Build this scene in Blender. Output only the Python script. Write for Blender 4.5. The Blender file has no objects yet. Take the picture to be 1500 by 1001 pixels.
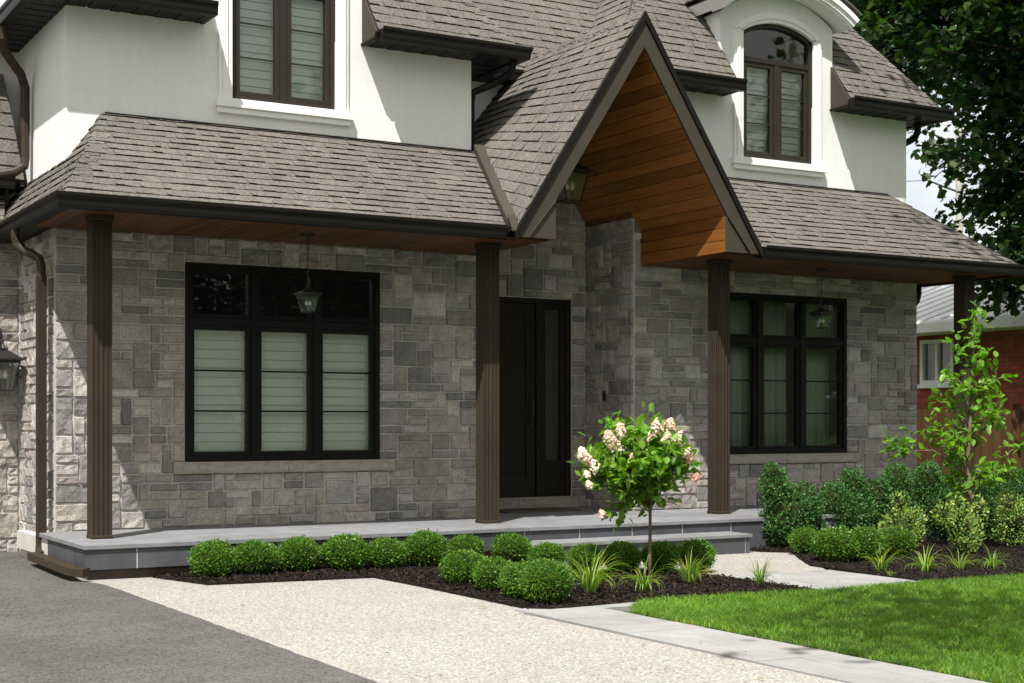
import bpy, math, random
import numpy as np
from mathutils import Vector, noise
R = math.radians
PI = math.pi
rnd = random.Random(7)
scene = bpy.context.scene
col = scene.collection

# ---------------------------------------------------------------- camera, sky, sun, exposure
cam_d = bpy.data.cameras.new('camera')
cam = bpy.data.objects.new('camera', cam_d)
col.objects.link(cam)
cam.location = (0, 0, 1.3)
cam.rotation_euler = (R(90), 0, R(-30.2))
cam_d.sensor_width = 36
cam_d.lens = 52.3
cam_d.shift_y = 0.0787
cam_d.clip_end = 3000
scene.camera = cam
scene.render.resolution_x = 1024
scene.render.resolution_y = 683
scene.render.engine = 'CYCLES'
scene.cycles.max_bounces = 8
scene.cycles.transparent_max_bounces = 12
scene.view_settings.view_transform = 'Standard'
scene.view_settings.look = 'None'
scene.view_settings.gamma = 1
scene.view_settings.exposure = 0.55

SUNV = Vector((-0.43, -0.42, 1.0)).normalized()      # towards the sun
elev = math.asin(SUNV.z)
world = bpy.data.worlds.new('World')
scene.world = world
world.use_nodes = True
wt = world.node_tree
wt.nodes.clear()
wo = wt.nodes.new('ShaderNodeOutputWorld')
bg = wt.nodes.new('ShaderNodeBackground')
sky = wt.nodes.new('ShaderNodeTexSky')
sky.sky_type = 'NISHITA'
sky.sun_disc = False
sky.sun_elevation = elev
sky.sun_rotation = math.atan2(SUNV.x, SUNV.y)
sky.air_density = 1.0
sky.dust_density = 2.0
geo = wt.nodes.new('ShaderNodeTexCoord')
cn = wt.nodes.new('ShaderNodeTexNoise')
cn.inputs['Scale'].default_value = 2.2
cn.inputs['Detail'].default_value = 9
cn.inputs['Roughness'].default_value = 0.6
mp = wt.nodes.new('ShaderNodeMapping')
mp.inputs['Scale'].default_value = (1, 1, 2.4)
wt.links.new(geo.outputs['Generated'], mp.inputs['Vector'])
wt.links.new(mp.outputs['Vector'], cn.inputs['Vector'])
cr = wt.nodes.new('ShaderNodeValToRGB')
cr.color_ramp.elements[0].position = 0.28
cr.color_ramp.elements[1].position = 0.47
wt.links.new(cn.outputs['Fac'], cr.inputs['Fac'])
cm = wt.nodes.new('ShaderNodeMix')
cm.data_type = 'RGBA'
wt.links.new(cr.outputs['Color'], cm.inputs['Factor'])
wt.links.new(sky.outputs['Color'], cm.inputs['A'])
cm.inputs['B'].default_value = (6.7, 6.6, 6.45, 1)          # white cloud in the sky's own units
wt.links.new(cm.outputs['Result'], bg.inputs['Color'])
bg.inputs['Strength'].default_value = 0.112
wt.links.new(bg.outputs['Background'], wo.inputs['Surface'])

sun_d = bpy.data.lights.new('sun', 'SUN')
sun_d.energy = 5.0
sun_d.angle = R(0.53)
sun_d.color = (1.0, 0.97, 0.92)
sun = bpy.data.objects.new('sun', sun_d)
col.objects.link(sun)
sun.location = (-10, -12, 25)
sun.rotation_euler = SUNV.to_track_quat('Z', 'Y').to_euler()

# ---------------------------------------------------------------- helpers
class NT:
    def __init__(s, name):
        s.m = bpy.data.materials.new(name)
        s.m.use_nodes = True
        s.t = s.m.node_tree
        s.t.nodes.clear()
        s.out = s.t.nodes.new('ShaderNodeOutputMaterial')
    def n(s, typ, **kw):
        nd = s.t.nodes.new('ShaderNode' + typ)
        for k, v in kw.items():
            if k in nd.inputs: nd.inputs[k].default_value = v
            else: setattr(nd, k, v)
        return nd
    def l(s, a, b): s.t.links.new(a, b)
    def coords(s, scale=(1, 1, 1)):
        tc = s.n('TexCoord'); mp = s.n('Mapping')
        mp.inputs['Scale'].default_value = scale
        s.l(tc.outputs['Object'], mp.inputs['Vector'])
        return mp.outputs['Vector']
    def noise(s, vec, scale, detail=4, rough=.55):
        n = s.n('TexNoise', Scale=scale, Detail=detail, Roughness=rough)
        s.l(vec, n.inputs['Vector'])
        return n.outputs['Fac']
    def ramp(s, fac, stops):
        r = s.n('ValToRGB')
        e = r.color_ramp.elements
        while len(e) < len(stops): e.new(0.5)
        for i, (p, c) in enumerate(stops):
            e[i].position = p
            e[i].color = (*c, 1) if len(c) == 3 else c
        s.l(fac, r.inputs['Fac'])
        return r.outputs['Color']
    def mul(s, a, b, fac=1.0, mode='MULTIPLY'):
        m = s.n('Mix', data_type='RGBA', blend_type=mode)
        m.inputs['Factor'].default_value = fac
        if hasattr(a, 'links'): s.l(a, m.inputs['A'])
        else: m.inputs['A'].default_value = (*a, 1)
        if hasattr(b, 'links'): s.l(b, m.inputs['B'])
        else: m.inputs['B'].default_value = (*b, 1)
        return m.outputs['Result']
    def mixf(s, fac, a, b):
        m = s.n('Mix', data_type='RGBA')
        s.l(fac, m.inputs['Factor'])
        for k, v in (('A', a), ('B', b)):
            if hasattr(v, 'links'): s.l(v, m.inputs[k])
            else: m.inputs[k].default_value = (*v, 1)
        return m.outputs['Result']
    def tone(s):
        a = s.n('Attribute', attribute_name='tone')
        return a.outputs['Color']
    def bump(s, h, strength=.3, dist=.01, normal=None):
        b = s.n('Bump', Strength=strength, Distance=dist)
        s.l(h, b.inputs['Height'])
        if normal is not None: s.l(normal, b.inputs['Normal'])
        return b.outputs['Normal']
    def bsdf(s, c, rough=.6, metal=0, spec=.5, normal=None):
        p = s.n('BsdfPrincipled', Roughness=rough, Metallic=metal)
        p.inputs['Specular IOR Level'].default_value = spec
        if hasattr(c, 'links'): s.l(c, p.inputs['Base Color'])
        else: p.inputs['Base Color'].default_value = (*c, 1)
        if normal is not None: s.l(normal, p.inputs['Normal'])
        return p
    def fin(s, sh):
        s.l(sh.outputs[0], s.out.inputs['Surface'])
        return s.m

def simple(name, c, rough=.5, metal=0, spec=.5, var=.12, vs=6, bs=0, bd=.002, toned=False, rvar=False):
    t = NT(name)
    v = t.coords()
    k = t.ramp(t.noise(v, vs, 6), [(.3, (1 - var,) * 3), (.7, (1 + var,) * 3)])
    cc = t.mul(k, c)
    if toned: cc = t.mul(cc, t.tone())
    nrm = t.bump(t.noise(v, bs, 3), .5, bd) if bs else None
    p = t.bsdf(cc, rough, metal, spec, nrm)
    return t.fin(p)

MT = {}
def m_stone():
    t = NT('stone'); v = t.coords()
    c = t.mul(t.tone(), t.ramp(t.noise(v, 5, 8, .7), [(.25, (.68, .66, .66)), (.5, (1, .99, .97)), (.75, (1.3, 1.27, 1.2))]))
    c = t.mul(c, t.ramp(t.noise(v, 110, 4, .8), [(.3, (.38, .38, .38)), (.5, (1, 1, 1)), (.7, (1.7, 1.69, 1.66))]))
    c = t.mul(c, t.ramp(t.noise(v, 52, 5, .8), [(.33, (.38, .37, .37)), (.45, (1, 1, 1)), (.62, (1.0, 1.0, 1.0)), (.74, (1.3, 1.3, 1.28))]))
    sp = t.n('TexVoronoi', Scale=170.0); t.l(v, sp.inputs['Vector'])
    c = t.mul(c, t.ramp(sp.outputs['Distance'], [(.05, (.55, .55, .55)), (.3, (1, 1, 1))]), .6)
    b = t.bump(t.noise(v, 24, 8, .75), .8, .016)
    b = t.bump(t.noise(v, 120, 3), .5, .003, b)
    return t.fin(t.bsdf(c, .9, 0, .25, b))
MT['stone'] = m_stone()
MT['mortar'] = simple('mortar', (.54, .52, .475), .95, spec=.2, bs=160, bd=.003)
def m_sill():
    t = NT('sandstone'); v = t.coords((1, 1, 4))
    c = t.ramp(t.noise(v, 7, 8, .7), [(.3, (.27, .24, .2)), (.7, (.4, .37, .32))])
    return t.fin(t.bsdf(c, .9, 0, .2, t.bump(t.noise(t.coords(), 30, 6), .7, .01)))
MT['sill'] = m_sill()
def m_stucco():
    t = NT('stucco'); v = t.coords()
    c = t.ramp(t.noise(v, 1.3, 6), [(.3, (.80, .80, .785)), (.7, (.86, .86, .845))])
    c = t.mul(c, t.ramp(t.noise(t.coords((6, 6, .5)), 2, 4), [(.3, (.97, .965, .955)), (.6, (1, 1, 1))]))
    c = t.mul(c, t.ramp(t.noise(v, 75, 4, .8), [(.3, (.86, .86, .86)), (.55, (1, 1, 1))]))
    return t.fin(t.bsdf(c, .95, 0, .2, t.bump(t.noise(v, 70, 5, .8), .6, .005)))
MT['stucco'] = m_stucco()
MT['trim'] = simple('white_trim', (.84, .835, .82), .7, spec=.3, var=.03, bs=200, bd=.001)
MT['bronze'] = simple('bronze_metal', (.034, .025, .014), .55, 0, .3, var=.18, vs=3, bs=40, bd=.0006)
MT['taupe'] = simple('taupe_metal', (.05, .042, .029), .65, 0, .3, var=.08, vs=3, bs=25, bd=.0008)
MT['gutter'] = simple('gutter_metal', (.007, .006, .005), .5, 0, .22, var=.15, vs=4)
MT['black'] = simple('black_frame', (.005, .0045, .004), .45, 0, .25, var=.1)
MT['brownframe'] = simple('brown_frame', (.024, .020, .0145), .5, 0, .3, var=.1)
def m_door():
    t = NT('door_wood'); v = t.coords((12, 12, .8))
    c = t.ramp(t.noise(v, 6, 6, .6), [(.3, (.008, .005, .003)), (.7, (.018, .011, .007))])
    return t.fin(t.bsdf(c, .4, 0, .4, t.bump(t.noise(v, 8, 4), .15, .002)))
MT['door'] = m_door()
def m_shingle():
    t = NT('shingle'); v = t.coords()
    c = t.mul(t.tone(), (.128, .118, .104))
    c = t.mul(c, t.ramp(t.noise(v, 1.1, 4), [(.3, (.88, .88, .89)), (.7, (1.1, 1.1, 1.08))]))
    g = t.n('TexVoronoi', Scale=105.0); t.l(v, g.inputs['Vector'])
    c = t.mul(c, t.ramp(g.outputs['Color'], [(.05, (.5, .5, .5)), (.5, (1, 1, 1)), (.95, (1.6, 1.57, 1.5))]))
    b = t.bump(t.noise(v, 260, 2, .8), .7, .004)
    return t.fin(t.bsdf(c, .95, 0, .2, b))
MT['shingle'] = m_shingle()
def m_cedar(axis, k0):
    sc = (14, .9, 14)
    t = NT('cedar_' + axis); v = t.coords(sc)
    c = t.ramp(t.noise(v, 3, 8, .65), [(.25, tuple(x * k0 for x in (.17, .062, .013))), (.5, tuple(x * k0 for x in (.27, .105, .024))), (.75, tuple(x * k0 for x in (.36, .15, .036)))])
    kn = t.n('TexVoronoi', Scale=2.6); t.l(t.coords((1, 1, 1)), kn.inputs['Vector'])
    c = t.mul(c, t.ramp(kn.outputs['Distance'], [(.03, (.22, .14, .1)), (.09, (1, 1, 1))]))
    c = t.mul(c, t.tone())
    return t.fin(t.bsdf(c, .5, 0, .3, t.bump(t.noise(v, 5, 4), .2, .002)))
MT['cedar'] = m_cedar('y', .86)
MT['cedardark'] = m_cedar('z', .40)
def m_bluestone(name, lo, hi, rough=.8):
    t = NT(name); v = t.coords()
    c = t.ramp(t.noise(v, 3.2, 8, .7), [(.3, lo), (.7, hi)])
    c = t.mul(c, t.tone())
    c = t.mul(c, t.ramp(t.noise(v, 200, 3, .8), [(.35, (.8, .8, .8)), (.6, (1.08, 1.08, 1.08))]))
    return t.fin(t.bsdf(c, rough, 0, .3, t.bump(t.noise(v, 22, 6, .7), .4, .006)))
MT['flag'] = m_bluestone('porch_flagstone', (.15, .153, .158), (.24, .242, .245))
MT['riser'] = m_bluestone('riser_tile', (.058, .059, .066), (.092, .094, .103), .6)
MT['paver'] = m_bluestone('concrete_paver', (.245, .242, .23), (.33, .326, .31), .9)
def m_asphalt():
    t = NT('asphalt'); v = t.coords()
    c = t.ramp(t.noise(v, .45, 10, .72), [(.3, (.085, .080, .073)), (.5, (.108, .103, .094)), (.72, (.132, .126, .116))])
    st = t.noise(t.coords((1, 1, 1)), 1.7, 8, .8); c = t.mul(c, t.ramp(st, [(.30, (.72, .70, .68)), (.42, (1, 1, 1))]))
    vo = t.n('TexVoronoi', Scale=85.0); t.l(v, vo.inputs['Vector'])
    c = t.mul(c, t.ramp(vo.outputs['Color'], [(.1, (.5, .5, .5)), (.5, (.95, .95, .95)), (.93, (1.2, 1.2, 1.18)), (1, (2.1, 2.05, 1.9))]))
    c = t.mul(c, t.ramp(t.noise(v, 3.0, 5), [(.35, (.9, .9, .9)), (.65, (1.06, 1.06, 1.06))]))
    return t.fin(t.bsdf(c, .95, 0, .2, t.bump(vo.outputs['Distance'], .7, .006)))
MT['asphalt'] = m_asphalt()
def m_pebble():
    t = NT('pebble_concrete'); v = t.coords()
    vo = t.n('TexVoronoi', Scale=66.0, Randomness=1.0); t.l(v, vo.inputs['Vector'])
    wn = t.n('SeparateColor'); t.l(vo.outputs['Color'], wn.inputs['Color'])
    c = t.ramp(wn.outputs['Red'], [(0, (.085, .078, .07)), (.14, (.20, .182, .16)), (.3, (.32, .30, .27)), (.6, (.40, .382, .352)), (.85, (.54, .525, .50)), (1, (.20, .20, .198))])
    c = t.mixf(t.ramp(vo.outputs['Distance'], [(.34, (0, 0, 0)), (.6, (1, 1, 1))]), c, (.30, .28, .245))
    c = t.mul(c, t.ramp(t.noise(v, 1.0, 5), [(.3, (.93, .93, .92)), (.7, (1.04, 1.04, 1.04))]))
    inv = t.n('Math', operation='SUBTRACT'); inv.inputs[0].default_value = .6
    t.l(vo.outputs['Distance'], inv.inputs[1])
    return t.fin(t.bsdf(c, .8, 0, .3, t.bump(inv.outputs[0], .55, .007)))
MT['pebble'] = m_pebble()
def m_soil():
    t = NT('mulch'); v = t.coords()
    c = t.ramp(t.noise(v, 40, 6, .8), [(.3, (.008, .006, .005)), (.55, (.022, .017, .013)), (.75, (.05, .038, .03))])
    return t.fin(t.bsdf(c, 1, 0, .1, t.bump(t.noise(v, 60, 5, .8), 1, .02)))
MT['soil'] = m_soil()
MT['chip'] = simple('bark_chip', (.021, .016, .013), .95, spec=.15, var=.5, vs=30, bs=90, bd=.004, toned=True)
def m_turf():
    t = NT('turf'); v = t.coords()
    c = t.ramp(t.noise(v, 9, 6, .7), [(.3, (.03, .06, .012)), (.7, (.06, .11, .02))])
    return t.fin(t.bsdf(c, 1, 0, .1, t.bump(t.noise(v, 50, 5), 1, .02)))
MT['turf'] = m_turf()
def m_leaf(name, c, c2, trans=.35, rough=.45, vs=.9):
    t = NT(name); v = t.coords()
    k = t.ramp(t.noise(v, vs, 5), [(.3, c), (.7, c2)])
    k = t.mul(k, t.tone())
    p = t.bsdf(k, rough, 0, .35)
    tr = t.n('BsdfTranslucent'); t.l(t.mul(k, (1.25, 1.5, .7)), tr.inputs['Color'])
    mx = t.n('MixShader'); mx.inputs[0].default_value = trans
    t.l(p.outputs[0], mx.inputs[1]); t.l(tr.outputs[0], mx.inputs[2])
    return t.fin(mx)
MT['box'] = m_leaf('boxwood_leaf', (.065, .155, .018), (.125, .245, .03), .32, .4, 9)
MT['boxdark'] = m_leaf('dark_boxwood_leaf', (.045, .125, .032), (.085, .20, .05), .25, .4, 7)
MT['varieg'] = m_leaf('variegated_leaf', (.13, .25, .035), (.36, .45, .12), .3, .45, 14)
MT['maple'] = m_leaf('maple_leaf', (.020, .050, .010), (.038, .082, .014), .4, .45)
MT['young'] = m_leaf('young_leaf', (.12, .26, .022), (.19, .36, .035), .45, .4, 4)
MT['hydleaf'] = m_leaf('hydrangea_leaf', (.13, .27, .025), (.2, .36, .04), .42, .42, 5)
MT['lily'] = m_leaf('lily_leaf', (.12, .24, .03), (.21, .32, .05), .35, .4, 5)
MT['grass'] = m_leaf('grass_blade', (.11, .235, .022), (.16, .30, .032), .4, .5, 1.3)
MT['petal'] = m_leaf('petal', (.76, .66, .64), (.84, .79, .77), .3, .7, 5)
MT['bark'] = simple('bark', (.16, .115, .08), .95, spec=.1, var=.35, vs=20, bs=60, bd=.006)
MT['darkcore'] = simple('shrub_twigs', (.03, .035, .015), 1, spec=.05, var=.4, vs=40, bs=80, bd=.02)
def m_glass():
    t = NT('window_glass')
    fr = t.n('Fresnel', IOR=1.52)
    tr = t.n('BsdfTransparent'); tr.inputs['Color'].default_value = (.92, .98, .92, 1)
    gl = t.n('BsdfGlossy', Roughness=.015)
    n = t.noise(t.coords(), 1.1, 2)
    t.l(t.bump(n, .12, .02), gl.inputs['Normal'])
    k = t.n('Math', operation='MULTIPLY_ADD'); k.inputs[1].default_value = 1.15; k.inputs[2].default_value = .015
    t.l(fr.outputs[0], k.inputs[0])
    mx = t.n('MixShader'); t.l(k.outputs[0], mx.inputs[0])
    t.l(tr.outputs[0], mx.inputs[1]); t.l(gl.outputs[0], mx.inputs[2])
    return t.fin(mx)
MT['glass'] = m_glass()
def m_lglass():
    t = NT('lantern_glass')
    tr = t.n('BsdfTransparent'); tr.inputs['Color'].default_value = (.86, .9, .88, 1)
    gl = t.n('BsdfGlossy', Roughness=.25)
    t.l(t.bump(t.noise(t.coords(), 30, 3), .5, .01), gl.inputs['Normal'])
    mx = t.n('MixShader'); mx.inputs[0].default_value = .16
    t.l(tr.outputs[0], mx.inputs[1]); t.l(gl.outputs[0], mx.inputs[2])
    return t.fin(mx)
MT['lglass'] = m_lglass()
MT['shutter'] = simple('white_shutter', (.88, .88, .85), .5, var=.02)
MT['curtain'] = simple('sheer_curtain', (.5, .52, .47), .9, spec=.1, var=.05)
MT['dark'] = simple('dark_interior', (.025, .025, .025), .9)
MT['candle'] = simple('candle_bulb', (.85, .83, .78), .2, var=.02)
def m_brick():
    t = NT('red_brick'); v = t.coords()
    mp = t.n('Mapping'); mp.inputs['Rotation'].default_value = (R(90), 0, 0)
    sx = t.n('SeparateXYZ'); t.l(v, sx.inputs[0])
    ad = t.n('Math', operation='ADD'); t.l(sx.outputs[0], ad.inputs[0]); t.l(sx.outputs[1], ad.inputs[1])
    cb = t.n('CombineXYZ'); t.l(ad.outputs[0], cb.inputs[0]); t.l(sx.outputs[2], cb.inputs[1])
    b = t.n('TexBrick', Scale=1.0)
    b.inputs['Brick Width'].default_value = .21; b.inputs['Row Height'].default_value = .075
    b.inputs['Mortar Size'].default_value = .008
    b.inputs['Color1'].default_value = (.40, .10, .055, 1); b.inputs['Color2'].default_value = (.27, .06, .035, 1)
    b.inputs['Mortar'].default_value = (.14, .09, .07, 1)
    t.l(cb.outputs[0], b.inputs['Vector'])
    c = t.mul(b.outputs['Color'], t.ramp(t.noise(v, 6, 4), [(.3, (.8, .8, .8)), (.7, (1.15, 1.15, 1.15))]))
    return t.fin(t.bsdf(c, .9, 0, .2, t.bump(b.outputs['Fac'], -.5, .006)))
MT['brick'] = m_brick()
MT['whiteroof'] = simple('pale_metal_roof', (.85, .86, .87), .6, var=.05)
def m_fence():
    t = NT('fence_wood'); v = t.coords((9, 9, .8))
    c = t.mul(t.ramp(t.noise(v, 3, 6, .6), [(.3, (.055, .026, .011)), (.7, (.11, .053, .022))]), t.tone())
    return t.fin(t.bsdf(c, .8, 0, .2, t.bump(t.noise(v, 5, 4), .3, .004)))
MT['fence'] = m_fence()
MT['polewood'] = simple('pole_wood', (.42, .4, .37), .9, var=.15, vs=3)
MT['wire'] = simple('wire', (.06, .06, .06), .6)
MT['mat'] = simple('coir_mat', (.10, .085, .06), 1, spec=.1, var=.3, vs=60, bs=200, bd=.01)
MT['steel'] = simple('lantern_metal', (.018, .017, .016), .4, var=.15)

def link(o, parent=None):
    col.objects.link(o)
    if parent is not None:
        o.parent = parent
        g = getattr(parent, 'matrix_world', None)
    return o

WORLD_LOC = {}
def empty(name, loc, label=None, cat=None, group=None, rz=0):
    o = bpy.data.objects.new(name, None)
    o.empty_display_size = .2
    o.location = loc
    o.rotation_euler = (0, 0, rz)
    col.objects.link(o)
    WORLD_LOC[o] = Vector(loc)
    if label: o['label'] = label
    if cat: o['category'] = cat
    if group: o['group'] = group
    return o

def tag(o, label=None, cat=None, group=None, kind=None):
    if label: o['label'] = label
    if cat: o['category'] = cat
    if group: o['group'] = group
    if kind: o['kind'] = kind
    return o

def copy_tree(o, parent=None):
    c = o.copy()
    col.objects.link(c)
    c.parent = parent
    for ch in o.children: copy_tree(ch, c)
    return c

class MB:
    """collects shapes given in world coordinates and links them as ONE mesh object"""
    def __init__(s): s.v = []; s.f = []; s.c = []; s.sm = False
    def add(s, vs, fs, t=(1, 1, 1)):
        o = len(s.v)
        s.v.extend([tuple(p) for p in vs])
        s.f.extend([tuple(i + o for i in f) for f in fs])
        s.c.extend([t] * len(vs))
        return s
    def box(s, x0, x1, y0, y1, z0, z1, t=(1, 1, 1), b=0):
        if b:
            b = min(b, abs(x1 - x0) * .45, abs(y1 - y0) * .45, abs(z1 - z0) * .45)
            vs = []
            for (z, i) in ((z0, b), (z0 + b, 0), (z1 - b, 0), (z1, b)):
                for (x, y, sx, sy) in ((x0, y0, 1, 1), (x1, y0, -1, 1), (x1, y1, -1, -1), (x0, y1, 1, -1)):
                    if i: vs += [(x + sx * b, y + sy * b, z)] * 2
                    else: vs += [(x + sx * b, y, z), (x, y + sy * b, z)]
            # ring of 8 on the middle levels, 4 doubled on caps
            fs = []
            def ring(k):
                r = [k * 8 + j for j in range(8)]
                return [r[1], r[0], r[2], r[3], r[5], r[4], r[6], r[7]]
            rr = [ring(k) for k in range(4)]
            for k in range(3):
                for j in range(8):
                    a, b_, c_, d = rr[k][j], rr[k][(j + 1) % 8], rr[k + 1][(j + 1) % 8], rr[k + 1][j]
                    fs.append((a, b_, c_, d))
            fs.append((rr[3][1], rr[3][3], rr[3][5], rr[3][7]))
            fs.append((rr[0][7], rr[0][5], rr[0][3], rr[0][1]))
            return s.add(vs, fs, t)
        vs = [(x0, y0, z0), (x1, y0, z0), (x1, y1, z0), (x0, y1, z0), (x0, y0, z1), (x1, y0, z1), (x1, y1, z1), (x0, y1, z1)]
        return s.add(vs, [(0, 3, 2, 1), (4, 5, 6, 7), (0, 1, 5, 4), (1, 2, 6, 5), (2, 3, 7, 6), (3, 0, 4, 7)], t)
    def prism(s, pts, d, t=(1, 1, 1)):
        """closed prism: 3-D polygon pts swept by vector d"""
        n = len(pts); d = Vector(d)
        a = [Vector(p) for p in pts]; b = [p + d for p in a]
        fs = [tuple(range(n - 1, -1, -1)), tuple(range(n, 2 * n))]
        for i in range(n):
            j = (i + 1) % n
            fs.append((i, j, n + j, n + i))
        return s.add(a + b, fs, t)
    def tube(s, pts, r, n=8, t=(1, 1, 1), cap=True):
        pts = [Vector(p) for p in pts]
        rs = r if isinstance(r, (list, tuple)) else [r] * len(pts)
        o = len(s.v); ring = []
        up = None
        for i, p in enumerate(pts):
            a = pts[max(0, i - 1)]; b = pts[min(len(pts) - 1, i + 1)]
            d = (b - a).normalized()
            if up is None:
                up = Vector((0, 0, 1)) if abs(d.z) < .9 else Vector((1, 0, 0))
            sd = d.cross(up).normalized(); u2 = sd.cross(d).normalized(); up = u2
            for k in range(n):
                an = 2 * PI * k / n
                s.v.append(tuple(p + (sd * math.cos(an) + u2 * math.sin(an)) * rs[i])); s.c.append(t)
        for i in range(len(pts) - 1):
            for k in range(n):
                k2 = (k + 1) % n
                s.f.append((o + i * n + k, o + i * n + k2, o + (i + 1) * n + k2, o + (i + 1) * n + k))
        if cap:
            s.f.append(tuple(o + k for k in range(n - 1, -1, -1)))
            s.f.append(tuple(o + (len(pts) - 1) * n + k for k in range(n)))
        return s
    def sweep(s, prof, path, outs, t=(1, 1, 1)):
        """profile (out, up) swept along a path in plan with mitred out vectors"""
        n = len(prof); o = len(s.v)
        for p, q in zip(path, outs):
            for (a, b) in prof:
                s.v.append((p[0] + q[0] * a, p[1] + q[1] * a, p[2] + b)); s.c.append(t)
        for i in range(len(path) - 1):
            for k in range(n):
                k2 = (k + 1) % n
                s.f.append((o + i * n + k, o + (i + 1) * n + k, o + (i + 1) * n + k2, o + i * n + k2))
        s.f.append(tuple(o + k for k in range(n)))
        e = o + (len(path) - 1) * n
        s.f.append(tuple(e + k for k in range(n - 1, -1, -1)))
        return s
    def sphere(s, c, rx, ry=None, rz=None, n=10, m=7, t=(1, 1, 1), jit=0, rg=rnd):
        ry = ry or rx; rz = rz or rx; o = len(s.v)
        for i in range(m + 1):
            th = PI * i / m
            for k in range(n):
                ph = 2 * PI * k / n; q = 1 + rg.uniform(-jit, jit)
                s.v.append((c[0] + rx * q * math.sin(th) * math.cos(ph), c[1] + ry * q * math.sin(th) * math.sin(ph), c[2] + rz * q * math.cos(th))); s.c.append(t)
        for i in range(m):
            for k in range(n):
                k2 = (k + 1) % n
                s.f.append((o + i * n + k, o + (i + 1) * n + k, o + (i + 1) * n + k2, o + i * n + k2))
        return s
    def build(s, name, m, parent=None, smooth=False, bevel=0, fix=True):
        me = bpy.data.meshes.new(name)
        me.from_pydata(s.v, [], s.f)
        at = me.color_attributes.new('tone', 'FLOAT_COLOR', 'POINT')
        a = np.ones((len(s.v), 4), dtype=np.float32)
        if s.v: a[:, :3] = np.array(s.c, dtype=np.float32)
        at.data.foreach_set('color', a.ravel())
        if fix:
            import bmesh
            bm = bmesh.new(); bm.from_mesh(me)
            bmesh.ops.recalc_face_normals(bm, faces=bm.faces)
            bm.to_mesh(me); bm.free()
        me.materials.append(MT[m] if isinstance(m, str) else m)
        if smooth: me.polygons.foreach_set('use_smooth', [True] * len(me.polygons))
        o = bpy.data.objects.new(name, me)
        col.objects.link(o)
        if parent is not None:
            o.parent = parent
            o.location = -absloc(parent)
        if bevel:
            b = o.modifiers.new('edge', 'BEVEL'); b.width = bevel; b.segments = 2; b.limit_method = 'ANGLE'; b.angle_limit = R(35)
        return o

def absloc(o):
    v = Vector((0, 0, 0))
    while o is not None:
        v = v + o.location
        o = o.parent
    return v

def np_mesh(name, V, F, m, tone=None, parent=None, smooth=False):
    """V (n,3) float, F (k,c) int"""
    me = bpy.data.meshes.new(name)
    V = np.asarray(V, dtype=np.float32); F = np.asarray(F, dtype=np.int32)
    c = F.shape[1]
    me.vertices.add(len(V)); me.vertices.foreach_set('co', V.ravel())
    me.loops.add(F.size); me.loops.foreach_set('vertex_index', F.ravel())
    me.polygons.add(len(F))
    me.polygons.foreach_set('loop_start', np.arange(0, F.size, c, dtype=np.int32))
    me.polygons.foreach_set('loop_total', np.full(len(F), c, dtype=np.int32))
    at = me.color_attributes.new('tone', 'FLOAT_COLOR', 'POINT')
    a = np.ones((len(V), 4), dtype=np.float32)
    if tone is not None: a[:, :3] = tone
    at.data.foreach_set('color', a.ravel())
    me.update(calc_edges=True)
    if smooth: me.polygons.foreach_set('use_smooth', [True] * len(F))
    me.materials.append(MT[m])
    o = bpy.data.objects.new(name, me)
    col.objects.link(o)
    if parent is not None:
        o.parent = parent
    return o

LEAF = (np.array([(0, 0, 0), (.3, .42, .05), (.68, .36, .06), (1, 0, -.06), (.68, -.36, .06), (.3, -.42, .05)]), [(0, 3, 2, 1), (0, 5, 4, 3)])
DIAM = (np.array([(0, 0, 0), (.5, .5, 0), (1, 0, 0), (.5, -.5, 0)]), [(0, 3, 2, 1)])
MAPL = (np.array([(0, 0, 0), (.12, .28, 0), (.02, .5, 0), (.32, .38, .02), (.42, .62, 0), (.58, .32, .02), (.72, .34, 0), (1, 0, -.05),
                  (.72, -.34, 0), (.58, -.32, .02), (.42, -.62, 0), (.32, -.38, .02), (.02, -.5, 0), (.12, -.28, 0)]),
        [(0, 7, 5, 3), (0, 3, 2, 1), (3, 5, 4, 4), (5, 7, 6, 6), (0, 11, 9, 7), (0, 13, 12, 11), (11, 10, 10, 9), (9, 8, 8, 7)])
_m = np.concatenate([MAPL[0], [(.38, 0, .03)]])
MAPL = (_m, [(14, (i + 1) % 14, i) for i in range(14)])
def unit(a): return a / (np.linalg.norm(a, axis=1, keepdims=True) + 1e-9)
def leaves(C, T, N, L, W, shape):
    T = unit(T); S = unit(np.cross(T, N)); N = np.cross(S, T)
    P, F = shape
    L = np.asarray(L).reshape(-1, 1, 1); W = np.asarray(W).reshape(-1, 1, 1)
    V = C[:, None, :] + L * P[None, :, 0:1] * T[:, None, :] + W * P[None, :, 1:2] * S[:, None, :] + L * P[None, :, 2:3] * N[:, None, :]
    k = len(P); n = len(C)
    Fa = np.array(F)[None] + (np.arange(n) * k)[:, None, None]
    return V.reshape(-1, 3), Fa.reshape(-1, Fa.shape[2]), k
def tones(rs, n, k, lo=.7, hi=1.3, yellow=.1):
    b = rs.uniform(lo, hi, n); y = rs.uniform(-yellow, yellow, n)
    t = np.stack([b * (1 + y), b, b * (1 - y)], 1)
    return np.repeat(t, k, 0)
def sph(rs, n):
    v = rs.normal(size=(n, 3)); return unit(v)

def G(x, y): return .02 - .006 * (x - 3)       # the ground falls gently to the right
def Q(x, y):
    """plan survey correction for the garden in front of the porch"""
    if y > 11.9: return x, y
    k = (1.28 + .006 * (x - 3)) / (1.24 + .01 * (x - 3))
    return x * k, min(y * k, 12.1)
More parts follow.
